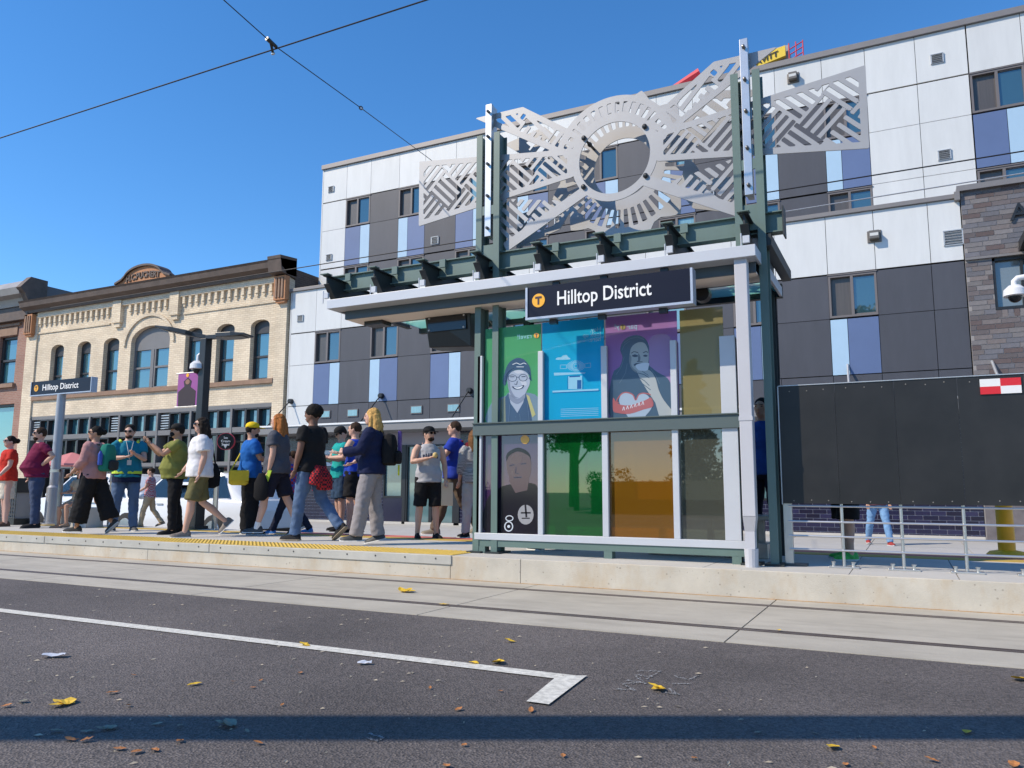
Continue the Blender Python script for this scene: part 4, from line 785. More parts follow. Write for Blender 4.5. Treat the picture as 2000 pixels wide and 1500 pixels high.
# equipment below the canopy
eq = onY(888, 648, 8.35)
dm = empty('display_unit', (eq.x, 8.35, eq.z), 'black passenger display unit hanging below the canopy beside left posts', 'display')
BLKP = mat('black_plastic', (0.012, 0.012, 0.013), 0.35)
obj('housing', MB().add([(-.33,-.2,.22),(.33,-.2,.22),(.33,.25,.22),(-.33,.25,.22),(-.30,-.12,-.2),(.33,-.16,-.24),(.33,.2,-.24),(-.30,.16,-.2)], [(0,3,2,1),(4,5,6,7),(0,1,5,4),(1,2,6,5),(2,3,7,6),(3,0,4,7)][::1]), BLKP, dm, bevel=0.01)
obj('screen_frame', MB().box(-.27, .28, -.205, -.195, -.02, .16), mat('dark_screen', (0.02, 0.022, 0.025), 0.1), dm); obj('hanger', MB().box(-.05, .05, -.02, .06, .22, .45), BLKP, dm)
for x in (-.25, .25):
    for z in (-.0, .15): obj('bolt', MB().ell((x, -.208, z), .014, .01, .014, 8, 5), STAIN, dm)
e2 = onY(738, 628, 8.1); sl = obj('soffit_light', MB().box(-.14, .14, -.1, .1, -.05, .0), BLKP, label='flat black light fitting under the canopy overhang', cat='light'); sl.location = (e2.x, 8.1, 3.098)
e3 = onY(1374, 577, 8.3); spk = obj('speaker', MB().tube([(0, -.09, 0), (0, .0, 0), (0, .1, 0)], [.08, .09, .05], 14).box(-.16, -.10, -.03, .03, -.1, .25).box(-.11, -.07, -.02, .02, -.02, .02), BLKP, label='small round black speaker behind the station name sign', cat='speaker'); spk.location = e3
# bench box inside
bn = empty('shelter_bench', (-2.1, 9.0, PZ), 'stainless bench on a steel box behind the windscreen', 'bench')
obj('base_box', MB().box(-.55, .75, -.3, .1, 0.0, .16), STAIN, bn, bevel=0.008); obj('seat', MB().box(-.6, .8, -.3, .15, .40, .45), STAIN, bn, bevel=0.008)
for x in (-.45, .1, .65): obj('leg', MB().box(x-.03, x+.03, -.1, .0, .16, .40), STAIN, bn)
# ================================================================ fence and railing right of the shelter
FBLK = mat('fence_black', (0.015, 0.0145, 0.0145), 0.42, var=0.45, scale=2.2, rnd=0.2, bump=0.15, bscale=3); RIV = mat('rivet', (0.30, 0.28, 0.25), 0.5, 0.5)
fo = Vector((0.4, 8.03, PZ)); fe = empty('railing', fo, 'stainless railing covered with black panels beside the shelter', 'railing')
def fp(name, mb, m, parent=fe, **k): return obj(name, shift(mb, -fo.x, -fo.y, -fo.z), m, parent, **k)
fx = [-1.09, -0.58, -0.07, 0.44, 0.95, 1.46, 1.97, 2.48]
for i, (a, b) in enumerate(zip(fx[:-1], fx[1:])):
    p_ = fp('panel', MB().box(a+0.001, b-0.001, 8.02+0.001*(i % 2), 8.028, 0.84, 1.975), FBLK)
    rv = MB()
    for x in (a+0.1, a+0.26, b-0.1):
        for z in (0.87, 1.93): rv.ell((x, 8.02, z+random.uniform(-.01, .01)), 0.006, 0.004, 0.006, 6, 4)
    obj('rivet_row', shift(rv, -fo.x, -fo.y, -fo.z), RIV, p_, kind='stuff')
fp('top_edge', MB().box(-1.095, 2.48, 8.012, 8.035, 1.976, 1.984), METAL); fp('side_edge', MB().box(-1.1, -1.092, 8.012, 8.035, 0.83, 1.976), METAL)
for x in (-0.575, -0.075, 0.42, 0.92, 1.42):
    fp('post', MB().cyl(x, 8.06, PZ+0.02, 1.9, 0.014, 10), STAIN, smooth=True)
    fp('foot_plate', MB().box(x-0.13, x+0.13, 8.0, 8.11, PZ, PZ+0.018), STAIN, bevel=0.003)
    for q in (-0.09, 0.08): fp('anchor_bolt', MB().cyl(x+q, 8.03, PZ+0.018, PZ+0.05, 0.014, 8).cyl(x+q, 8.03, PZ+0.05, PZ+0.06, 0.02, 6), STAIN)
for z in (0.815, 0.67, 0.535, 0.41):
    fp('rail', MB().tube([(-1.05, 8.05, z), (2.48, 8.05, z)], 0.010 if z < 0.8 else 0.009, 8), STAIN, smooth=True)
fp('end_post', MB().box(-1.10, -1.02, 8.05, 8.12, PZ+0.02, 1.14), STAIN, bevel=0.005); fp('foot_plate', MB().box(-1.17, -0.9, 8.02, 8.18, PZ, PZ+0.022), mat('dark_steel', (0.1, 0.1, 0.1), 0.5, 0.6))
a, b = onY(1913, 741, 8.01), onY(1996, 767, 8.01)
cr2 = empty('check_plate', ((a.x+b.x)/2, 8.015, b.z), 'red and white chequered marker plate on the black panels', 'marker'); xm, zm = (a.x+b.x)/2, (a.z+b.z)/2
CR = mat('marker_red', (0.62, 0.02, 0.03), 0.4); CW = mat('marker_white', (0.75, 0.75, 0.75), 0.4)
for x0, x1, z0, z1, m_ in ((a.x, xm, zm, a.z, CW), (xm, b.x, zm, a.z, CR), (a.x, xm, b.z, zm, CR), (xm, b.x, b.z, zm, CW)):
    obj('field', shift(MB().box(x0, x1, 8.008, 8.0165, z0, z1), -xm, -8.015, -b.z), m_, cr2)
# yellow bollard
p = onZ(1968, 1088, PZ)
bo = empty('bollard', p, 'yellow post with round foot standing behind the railing', 'bollard'); YP = mat('bollard_yellow', (0.80, 0.42, 0.01), 0.45, var=0.1, scale=6)
obj('post', MB().lathe([(0.085, 0.06), (0.085, 0.3), (0.08, 1.1), (0.06, 1.14)], n=20), YP, bo, smooth=True); obj('foot', MB().lathe([(0.2, 0.0), (0.2, 0.03), (0.17, 0.06), (0.09, 0.075)], n=24), YP, bo, smooth=True)
# dome camera on the pole just outside the picture
p = onY(1982, 572, 8.6); CAMW = mat('camera_white', (0.72, 0.73, 0.75), 0.35)
dc = empty('dome_camera', p, 'white dome security camera on a curved arm beside the brick bay', 'camera')
def dome(parent, s=1.0):
    obj('hood', MB().lathe([(0.02*s, 0.075*s), (0.05*s, 0.07*s), (0.092*s, 0.03*s), (0.098*s, -0.03*s), (0.09*s, -0.035*s)], n=20), CAMW, parent, smooth=True)
    obj('lens_dome', MB().ell((0, 0, -0.035*s), 0.06*s, 0.06*s, 0.06*s, 16, 10), BLKP, parent, smooth=True)
dome(dc); obj('arm', MB().tube([(0, 0, 0.07), (0.0, 0, 0.11), (0.03, 0, 0.14), (0.09, 0, 0.145), (0.6, 0, 0.14)], 0.026, 10), CAMW, dc, smooth=True)
# ================================================================ station sign on its pole
Y_ = 9.85; a, b = onY(63, 745, Y_), onY(179, 737, Y_); a2, b2 = onY(63, 771, Y_), onY(179, 764, Y_)
z1_, z0_ = (a.z+b.z)/2, (a2.z+b2.z)/2; t0, t1 = onY(83, 755, Y_), onY(150, 750, Y_); cc = onY(70, 757, Y_); wd = b.x-a.x
sg, s_ = name_sign('platform_sign', a.x, b.x, z0_, z1_, Y_, 'navy station name sign on a round grey pole', (a.x+wd*0.19, a.x+wd*0.80, z0_+(z1_-z0_)*0.30), (z1_-z0_)*0.62, (a.x+wd*0.085, (z0_+z1_)/2, (z1_-z0_)*0.24), frame=0.02)
pb = onZ(93, 1024, PZ); POLE = mat('pole_grey', (0.36, 0.37, 0.40), 0.4, 0.3); pcx = onY(110, 900, Y_+0.06).x
obj('pole', shift(MB().cyl(pcx, Y_+0.06, PZ+0.7, z0_-0.02, 0.088, 20, 0.08), -(a.x+b.x)/2, -Y_-0.06, -z0_), POLE, sg, smooth=True)
obj('pole_base', shift(MB().lathe([(0.18, PZ), (0.18, PZ+0.03), (0.135, PZ+0.04), (0.125, PZ+0.72), (0.09, PZ+0.76)], pcx, Y_+0.06, 20), -(a.x+b.x)/2, -Y_-0.06, -z0_), POLE, sg, smooth=True)
# lamp post with two heads, camera and banner
Yl = 10.05; pt, pm = onY(403, 662, Yl), onY(399, 830, Yl)
lp = empty('lamp_post', (pt.x, Yl, PZ), 'black lamp post with two flat heads, banner and camera', 'lamp post'); H_ = pt.z-PZ
obj('pole', MB().box(-0.075, 0.075, -0.075, 0.075, 0, H_), BLACKM, lp, bevel=0.01); obj('base', MB().box(-0.15, 0.15, -0.15, 0.15, 0, 0.06).box(-0.1, 0.1, -0.1, 0.1, 0.06, 0.4), BLACKM, lp)
for s, e in ((-1, onY(312, 640, Yl-0.3)), (1, onY(486, 655, Yl+0.2))):
    d = e - Vector((pt.x, Yl, pt.z+0.02)); L_ = d.length; d.normalize(); sd_ = Vector((-d.y, d.x, 0)).normalized(); up = d.cross(sd_)*(1 if d.cross(sd_).z > 0 else -1)
    mbh = MB(); o0 = Vector((0, 0, H_+0.02)); prof = []
    for t, w_, h_ in ((0.0, 0.04, 0.05), (0.28, 0.05, 0.05), (0.34, 0.17, 0.05), (0.7, 0.19, 0.045), (1.0, 0.16, 0.02)):
        c = o0 + d*(L_*t); prof.append([c+sd_*w_+up*h_, c-sd_*w_+up*h_, c-sd_*w_-up*h_*0.6, c+sd_*w_-up*h_*0.6])
    mbh.rings(prof); hd = obj('lamp_head', mbh, mat('lamp_head_black', (0.03, 0.032, 0.035), 0.35), lp, bevel=0.006)
    pl_ = MB(); c0, c1 = o0+d*(L_*0.42), o0+d*(L_*0.92); q_ = -up*0.034
    pl_.add([c0+sd_*0.13+q_, c0-sd_*0.13+q_, c1-sd_*0.12+q_*0.9, c1+sd_*0.12+q_*0.9], [(0,1,2,3), (3,2,1,0)]); obj('lens', pl_, LENS, hd)
dcm = empty('dome_camera', onY(386, 716, Yl-0.05), 'white dome security camera fixed to the black lamp post', 'camera'); dome(dcm, 1.4); obj('arm', MB().tube([(0, 0, 0.1), (0, 0, 0.2), (0.05, 0.02, 0.25), (0.15, 0.05, 0.2)], 0.03, 10), CAMW, dcm, smooth=True)
a, b = onY(349, 730, Yl), onY(384, 793, Yl); ban = empty('banner', ((a.x+b.x)/2, Yl, b.z), 'small purple banner with a printed person hanging on the lamp post', 'banner'); bw_, bh_ = b.x-a.x, a.z-b.z
PURB = mat('banner_purple', (0.30, 0.08, 0.30), 0.7); obj('cloth', MB().box(-bw_/2, bw_/2, -0.004, 0.004, 0, bh_), PURB, ban)
obj('printed_figure', MB().prism([(-bw_*0.42, 0.0), (-bw_*0.45, bh_*0.45), (-bw_*0.15, bh_*0.6), (-bw_*0.2, bh_*0.75), (0, bh_*0.86), (bw_*0.2, bh_*0.75), (bw_*0.15, bh_*0.58), (bw_*0.42, bh_*0.45), (bw_*0.42, 0.0)], -0.008, -0.005), mat('banner_ink', (0.03, 0.02, 0.03), 0.7), ban)
obj('printed_face', MB().prism(disc_poly(0, bh_*0.73, bw_*0.11, bh_*0.075, 14), -0.011, -0.0081), mat('banner_skin', (0.28, 0.15, 0.11), 0.7), ban); obj('printed_badge', MB().prism(disc_poly(-bw_*0.02, bh_*0.93, bw_*0.07, bw_*0.07, 12), -0.011, -0.0081), BADGE, ban)
for z in (0, bh_): obj('banner_arm', MB().tube([(-bw_/2-0.05, 0, z), (bw_/2+0.15, 0, z)], 0.012, 6), METAL, ban)
# round ice cream sign of the shop
a = onY(441, 862, 20.6); ic = empty('ice_cream_sign', a, 'round black shop sign with white ice cream cone and red rim', 'sign')
obj('rim', MB().tube([(-0.06, 0.1, 0), (0.0, 0.0, 0)], 0.31, 28), mat('rim_red', (0.45, 0.03, 0.06), 0.4), ic, smooth=True); dpl = Vector((0.51, -0.86, 0)).normalized()
def onsign(mb, off): mb.v = [tuple(Vector((0.0, 0, 0)) + dpl*off + Vector((0.86, 0.51, 0))*x + Vector((0, 0, z))) for x, y, z in mb.v]; return mb
obj('face', onsign(MB().prism(disc_poly(0, 0, 0.29, 0.29, 28), -0.01, 0), 0.012), BLKP, ic)
obj('lettering', onsign(shift(text_mb('Ice\nCream\nSocial', 0.12, align='CENTER'), 0, 0, 0.09), 0.02), LETTER, ic); obj('cone', onsign(MB().prism([(-0.09, -0.1), (0.09, -0.1), (0, -0.26)], 0, 0), 0.021), LETTER, ic); obj('bracket', MB().tube([(0.1, 0.05, 0), (0.5, 1.4, 0.0)], 0.03, 8), BLACKM, ic)
# ================================================================ cars
def car(loc, facing, label, m_):
    r_ = empty('parked_car', loc, label, 'car', 'white cars parked behind the platform', rz=facing)
    prof = [(-2.3, 0.35), (-2.32, 0.75), (-2.2, 0.98), (-1.3, 1.02), (1.15, 1.0), (1.95, 0.92), (2.28, 0.72), (2.32, 0.36)]
    secs = []
    for w_, dz in ((0.80, 0.0), (0.90, 0.0), (0.90, 0.0), (0.80, 0.0)): pass
    n = len(prof); rings = []
    for y, inset in ((-0.90, 0.10), (-0.87, 0.02), (-0.80, 0.0), (0.80, 0.0), (0.87, 0.02), (0.90, 0.10)):
        rings.append([(x*(1-inset*0.12), y, 0.25+(z-0.25)*(1-inset*0.9)) for x, z in prof] )
    obj('body', MB().rings(rings), m_, r_, smooth=True, bevel=0.02)
    gh = [(-2.05, 0.98), (-1.65, 1.50), (-1.2, 1.60), (0.2, 1.60), (0.55, 1.52), (1.25, 0.99)]
    gr = [[(x, y, 0.97+(z-0.97)*k) for x, z in gh] for y, k in ((-0.80, 0.02), (-0.72, 0.62), (-0.62, 0.97), (0.62, 0.97), (0.72, 0.62), (0.80, 0.02))]
    obj('roof', MB().rings(gr), m_, r_, smooth=True)
    CG = mat('car_glass', (0.03, 0.06, 0.10), 0.03, ior=1.9)
    for y in (-1, 1):
        for x0, x1, t0, t1 in ((-1.75, -1.0, -1.45, -1.02), (-0.95, -0.1, -0.95, -0.1), (-0.02, 1.0, -0.02, 0.42)):
            obj('side_window', MB().add([(x0, y*0.80, 1.02), (x1, y*0.80, 1.02), (t1, y*0.685, 1.50), (t0, y*0.685, 1.50)], [(0,1,2,3), (3,2,1,0)]), CG, r_)
        for x in (-0.78, 0.3): obj('door_handle', MB().box(x-0.1, x+0.1, y*0.905-0.015, y*0.905+0.015, 0.86, 0.89), METAL, r_)
        obj('mirror', MB().ell((0.85, y*0.95, 1.05), 0.09, 0.11, 0.08, 10, 6), m_, r_, smooth=True)
        obj('headlight', MB().ell((2.18, y*0.66, 0.74), 0.12, 0.2, 0.08, 10, 6), LENS, r_, smooth=True); obj('tail_light', MB().ell((-2.22, y*0.7, 0.86), 0.08, 0.1, 0.07, 10, 6), CRED, r_, smooth=True)
        for x in (-1.4, 1.4):
            wh = obj('wheel', MB().tube([(x, y*0.72, 0.33), (x, y*0.74, 0.33), (x, y*0.91, 0.33), (x, y*0.93, 0.33)], [0.29, 0.335, 0.335, 0.29], 22), mat('tyre', (0.018, 0.018, 0.018), 0.8), r_, smooth=True)
            obj('rim', MB().tube([(x, y*0.92, 0.33), (x, y*0.945, 0.33)], [0.22, 0.2], 16), STAIN, wh)
    obj('windscreen', MB().add([(1.27, -0.72, 1.0), (1.27, 0.72, 1.0), (0.6, 0.60, 1.5), (0.6, -0.60, 1.5)], [(0,1,2,3), (3,2,1,0)]), CG, r_); obj('underbody', MB().box(-2.1, 2.1, -0.75, 0.75, 0.18, 0.36), BLKP, r_)
    return r_
CARW = mat('car_white', (0.78, 0.79, 0.80), 0.2, ior=1.6)
xr = onY(425, 1000, 12.6).x; car((xr-1.4, 13.4, -0.26), math.pi, 'white car parked behind the people near the yellow capped man', CARW)
xb = onY(150, 980, 12.8).x; car((xb, 13.6, -0.26), math.pi, 'white car parked beyond the grey sign pole', CARW)
# platform furniture on the left: litter bin, railing posts, pink parasol
p = onZ(33, 1024, PZ); tb_ = empty('litter_bin', p, 'black mesh litter bin behind the man in maroon', 'bin')
obj('base', MB().box(-.3, .3, -.25, .25, 0, .12), BLKP, tb_); obj('hood', MB().box(-.3, .3, -.25, .25, .62, .9), BLKP, tb_)
mbm = MB()
for i in range(9): mbm.box(-.29+i*.0725-.008, -.29+i*.0725+.008, -.25, -.235, .12, .62)
for i in range(7): mbm.box(-.3, .3, -.251, -.236, .13+i*.075, .145+i*.075)
obj('mesh_side', mbm, mat('bin_mesh', (0.05, 0.05, 0.055), 0.4), tb_, kind='stuff'); obj('liner', MB().box(-.26, .26, -.2, .2, .12, .62), mat('bin_liner', (0.3, 0.3, 0.3), 0.6), tb_)
for x, y, lb in ((112, 1030, 'steel guard rail post next to the grey sign pole'), (213, 1030, 'steel guard rail post behind the person in teal vest'), (418, 1034, 'steel guard rail post next to the black lamp post')):
    p = onZ(x, y, PZ); r_ = empty('guard_rail', p, lb, 'railing', 'guard rail posts')
    obj('post', MB().box(-.045, .045, -.02, .02, 0, 1.05), STAIN, r_); obj('rail', MB().box(-.9, .0, -.02, .02, 1.0, 1.05), STAIN, r_); obj('foot', MB().box(-.1, .1, -.06, .06, 0, .015), STAIN, r_)
p = onY(140, 905, 19.0); um = empty('parasol', (p.x, 19.0, -0.164), 'pink parasol in front of the shopfront', 'parasol')
obj('canopy', MB().rings([[(1.3*k*math.cos(R(a_)), 1.3*k*math.sin(R(a_)), z) for a_ in range(0, 360, 45)] for k, z in ((1.0, 1.95), (0.98, 2.02), (0.04, 2.45))]), mat('parasol_pink', (0.62, 0.22, 0.22), 0.8), um); obj('pole', MB().cyl(0, 0, 0, 2.4, 0.03, 8), METAL, um)
# ================================================================ overhead wires
WIRE = mat('wire_black', (0.012, 0.012, 0.014), 0.5)
wy = 6.4
def wire(name, pts, r, label, sag=0.0):
    a_, b_ = Vector(pts[0]), Vector(pts[-1]); P_ = []
    if len(pts) == 2:
        for i in range(13): t = i/12; q = a_.lerp(b_, t); q.z -= sag*4*t*(1-t); P_.append(q)
    else: P_ = [Vector(q) for q in pts]
    return obj(name, MB().tube(P_, r, 6), WIRE, label=label, cat='wire')
q0, q1 = onY(0, 281, wy), onY(520, 93, wy); zc = 6.03
wire('contact_wire', [(-40, wy, zc+0.02), (14, wy, zc+0.02)], 0.0085, 'dark overhead contact wire above the tram track')
P0, P1, P2, P3 = onY(437, 0, 5.6), onY(540, 92, wy), onY(705, 211, 8.5), onY(852, 320, 13)
d01 = (P1-P0)
wire('span_wire', [P0-d01*1.5, P1, P2, P3, P3+(P3-P2)*0.15], 0.006, 'thin span wire crossing the contact wire')
cl = empty('wire_clamp', P1, 'black insulated clamp where the two overhead wires cross', 'clamp'); dd = (P0-P1).normalized()
obj('insulator_rod', MB().tube([(0, 0, 0), tuple(dd*0.16)], [0.02, 0.026], 8), BLKP, cl); obj('hanger', MB().tube([tuple(dd*0.1), (dd.x*0.1-0.05, 0, -0.06)], 0.016, 8), BLKP, cl); obj('clip', MB().ell((-0.05, 0, -0.07), 0.03, 0.016, 0.016, 8, 6), STAIN, cl)
tb2 = empty('turnbuckle', P2, 'small oval insulator on the span wire', 'insulator'); d2 = (P3-P1).normalized(); sd2 = d2.cross(Vector((0, 1, 0))).normalized()
loop = [tuple(d2*(0.06*math.cos(R(a_)))+sd2*(0.022*math.sin(R(a_)))) for a_ in range(0, 361, 30)]; obj('loop', MB().tube(loop, 0.008, 6), BLKP, tb2); obj('insulator', MB().tube([tuple(d2*-0.05), tuple(d2*0.05)], 0.009, 6), CAMW, tb2)
for (xa, ya), (xb_, yb_), Yw, lb in (((560, 527), (2000, 295), 13.5, 'dark cable running in front of the apartment block'),):
    a_, b_ = onY(xa, ya, Yw), onY(xb_, yb_, Yw); dv = b_-a_; wire('cable', [a_-dv*0.6, b_+dv*0.3], 0.011, lb)
a_, b_ = onY(1505, 418, 12), onY(2000, 338, 12); o_ = wire('cable', [a_-(b_-a_)*0.7, b_+(b_-a_)*0.4], 0.009, 'pale cable in front of the lower parapet'); o_.data.materials[0] = METAL
# mast arm over the road behind the camera (its shadow crosses the road)
sa, sb = onZ(0, 1421, 0), onZ(2000, 1420, 0); HA = 4.4; k = HA/math.tan(SUN_EL)*0.707; dv = (sb-sa).normalized()
ma = empty('signal_mast', (sa.x-k-dv.x*6, sa.y-k-dv.y*6, 0), 'grey steel mast with a long horizontal arm', 'mast')
o0 = Vector((sa.x-k-dv.x*6, sa.y-k-dv.y*6, 0)); A0 = Vector((sa.x-k, sa.y-k, HA))-dv*6-o0; A1 = Vector((sb.x-k, sb.y-k, HA))+dv*1.2-o0
obj('arm', MB().tube([A0, A1], [0.17, 0.16], 16), POLE, ma, smooth=True); obj('pole', MB().cyl(0, 0, 0, HA+0.6, 0.16, 16, 0.13), POLE, ma, smooth=True)
# ================================================================ trees on the near side of the street (seen mirrored in the glass)
def leaf_cloud(mb, clumps, n, s, rng_):
    for _ in range(n):
        c, r = rng_.choice(clumps); v = Vector((rng_.gauss(0, 1), rng_.gauss(0, 1), rng_.gauss(0, 1))); v.normalize(); p_ = c+Vector((v.x*r, v.y*r, v.z*r*0.8))*rng_.uniform(0.5, 1)
        a_ = Vector((rng_.gauss(0, 1), rng_.gauss(0, 1), rng_.gauss(0, 1))).normalized(); b2 = a_.orthogonal().normalized(); q = s*rng_.uniform(0.6, 1.3)
        mb.add([p_-a_*q, p_+b2*q*0.5, p_+a_*q, p_-b2*q*0.5], [(0,1,2,3)])
BARK = mat('bark', (0.09, 0.07, 0.055), 0.9, var=0.3, scale=8); LEAFG = mat('leaf_green', (0.06, 0.10, 0.03), 0.6, var=0.4, scale=2); LEAFY = mat('leaf_yellow_green', (0.16, 0.15, 0.03), 0.6, var=0.4, scale=2); NEED = mat('needle_green', (0.03, 0.06, 0.03), 0.7, var=0.4, scale=2)
def tree(loc, h, kind, label):
    rg = random.Random(int(loc[0]*10+loc[1])); t_ = empty('street_tree' if kind != 'fir' else 'fir_tree', loc, label, 'tree'); tk = MB().tube([(0,0,0), (0.03*h*0.1,0,h*0.5), (0,0.02*h,h*0.92)], [h*0.025, h*0.018, h*0.006], 8); cl_ = []
    if kind == 'fir':
        for i in range(60):
            z = h*(0.12+0.86*i/60); r = h*0.2*(1-(z/h))**0.8+0.1; a_ = rg.uniform(0, 6.28); cl_.append((Vector((r*0.6*math.cos(a_), r*0.6*math.sin(a_), z)), r*0.55))
    else:
        for i in range(22):
            a_, e_ = rg.uniform(0, 6.28), rg.uniform(-0.6, 1.2); r = h*0.24*rg.uniform(0.5, 1); c = Vector((r*math.cos(a_)*math.cos(e_), r*math.sin(a_)*math.cos(e_), h*0.66+r*math.sin(e_)*1.1)); cl_.append((c, h*rg.uniform(0.07, 0.13)))
            if i < 9: tk.tube([(0, 0, h*0.38), tuple(c)], [h*0.012, h*0.004], 5)
    obj('trunk', tk, BARK, t_); mb = MB(); leaf_cloud(mb, cl_, 5200, 0.02*h if kind == 'fir' else 0.016*h+0.02, rg); obj('crown', mb, {'fir': NEED, 'g': LEAFG, 'y': LEAFY}[kind], t_)
for hx, hw, hh, lb in ((-19, 7, 1.5, 'long clipped hedge across the road'), (-9.5, 6, 2.1, 'tall loose hedge across the road'), (-2, 5, 1.4, 'low hedge across the road')):
    rg = random.Random(int(hx)); hg = empty('hedge', (hx, -17, -0.1), lb, 'hedge'); mb = MB(); cl_ = [(Vector((rg.uniform(-hw/2, hw/2), rg.uniform(-.5, .5), rg.uniform(.3, hh-.3))), rg.uniform(.35, .55)) for _ in range(46)]
    leaf_cloud(mb, cl_, 3600, .075, rg); obj('foliage', mb, LEAFG, hg); obj('stem', MB().box(-hw/2, hw/2, -.25, .25, 0, hh*.7), BARK, hg)
tree((-14.5, -20, -0.1), 6.0, 'g', 'young green street tree across the road'); tree((-9.6, -24, -0.1), 8.0, 'fir', 'dark fir tree across the road'); tree((-5.2, -23, -0.1), 6.0, 'g', 'round green tree across the road'); tree((-2.6, -24, -0.1), 17, 'y', 'tall yellowing tree across the road'); tree((-18, -28, -0.1), 9, 'g', 'broad green tree across the road'); tree((-8.0, -30, -0.1), 9.5, 'fir', 'tall fir tree across the road')
# ================================================================ people
def remesh(mb, vox, smooth_it=2, wr=0.0, seed=0, fr=9.0):
    me = mb.mesh('tmp'); o = bpy.data.objects.new('tmp', me); COL.objects.link(o)
    md = o.modifiers.new('r', 'REMESH'); md.mode = 'VOXEL'; md.voxel_size = vox; md.adaptivity = 0.0
    dg = bpy.context.evaluated_depsgraph_get(); dg.update()
    out = bpy.data.meshes.new_from_object(o.evaluated_get(dg)); bpy.data.objects.remove(o); bpy.data.meshes.remove(me)
    b = bmesh.new(); b.from_mesh(out)
    for _ in range(smooth_it): bmesh.ops.smooth_vert(b, verts=b.verts, factor=0.5, use_axis_x=True, use_axis_y=True, use_axis_z=True)
    if wr:
        b.normal_update(); sv = Vector((seed*1.7, seed*0.9, seed*2.3))
        for v in b.verts:
            c = v.co; n_ = noise.noise(Vector((c.x*fr, c.y*fr, c.z*fr*0.7+c.x*3))+sv)*0.6 + noise.noise(Vector((c.x*fr*2.2, c.y*fr*2.2, c.z*fr*2.6))+sv)*0.4
            v.co = c + v.normal*(wr*n_)
    b.to_mesh(out); b.free()
    for p in out.polygons: p.use_smooth = True
    return out
def erings(mb, rows, n=20):   # rows: (cx, cy, z, rx, ry)
    return mb.rings([[(cx+rx*math.cos(2*math.pi*j/n), cy+ry*math.sin(2*math.pi*j/n), z) for j in range(n)] for cx, cy, z, rx, ry in rows])
def lerp(a, b, t): return a+(b-a)*t
SK = {k: mat('skin_'+k, c, 0.55, var=0.06, scale=12) for k, c in {'light': (0.58, 0.34, 0.25), 'tan': (0.46, 0.25, 0.16), 'brown': (0.20, 0.10, 0.065), 'pink': (0.60, 0.36, 0.28)}.items()}
def cloth(name, c, rough=0.85): return mat('cloth_'+name, c, rough, var=0.10, scale=9, bump=0.15, bscale=220, spec=0.2)
def plaid(name, c1, c2, c3, sc):
    if 'cloth_'+name in MATS: return MATS['cloth_'+name]
    m = cloth(name, c1); t = m.node_tree; L = t.links.new; b = t.nodes['Principled BSDF']; tc = [n for n in t.nodes if n.type == 'TEX_COORD'][0]
    def ck(s_, a, b_):
        k = t.nodes.new('ShaderNodeTexChecker'); k.inputs['Scale'].default_value = s_; k.inputs[1].default_value = (*a, 1); k.inputs[2].default_value = (*b_, 1); L(tc.outputs['Object'], k.inputs['Vector']); return k
    k1 = ck(sc, c1, c2); k2 = ck(sc*2.3, (1, 1, 1), c3); mx = t.nodes.new('ShaderNodeMix'); mx.data_type = 'RGBA'; mx.blend_type = 'MULTIPLY'; mx.inputs[0].default_value = 0.8
    L(k1.outputs[0], mx.inputs[6]); L(k2.outputs[0], mx.inputs[7]); L(mx.outputs[2], b.inputs['Base Color']); return m
JEAN = mat('denim', (0.075, 0.13, 0.24), 0.85, var=0.3, scale=5, bump=0.2, bscale=180, stretch=(1, 1, 0.5)); JEAND = mat('dark_denim', (0.03, 0.05, 0.11), 0.85, var=0.25, scale=5); BLKC = cloth('black', (0.012, 0.012, 0.014))
SOLEW = mat('sole_white', (0.6, 0.6, 0.58), 0.6); SOLEB = mat('sole_dark', (0.03, 0.03, 0.03), 0.7); DARKLENS = mat('dark_lens', (0.01, 0.01, 0.012), 0.1); EYE = mat('eye_dark', (0.02, 0.015, 0.012), 0.3); LIP = mat('lip', (0.36, 0.14, 0.12), 0.5)
HAIR = {k: mat('hair_'+k, c, 0.8, spec=0.2, var=0.45, scale=30, stretch=(1, 1, 0.15), bump=0.5, bscale=70) for k, c in {'black': (0.012, 0.010, 0.009), 'brown': (0.045, 0.025, 0.015), 'dark': (0.022, 0.015, 0.011), 'red': (0.36, 0.13, 0.035), 'blond': (0.55, 0.33, 0.11), 'long': (0.16, 0.075, 0.03)}.items()}
PEOPLE = []
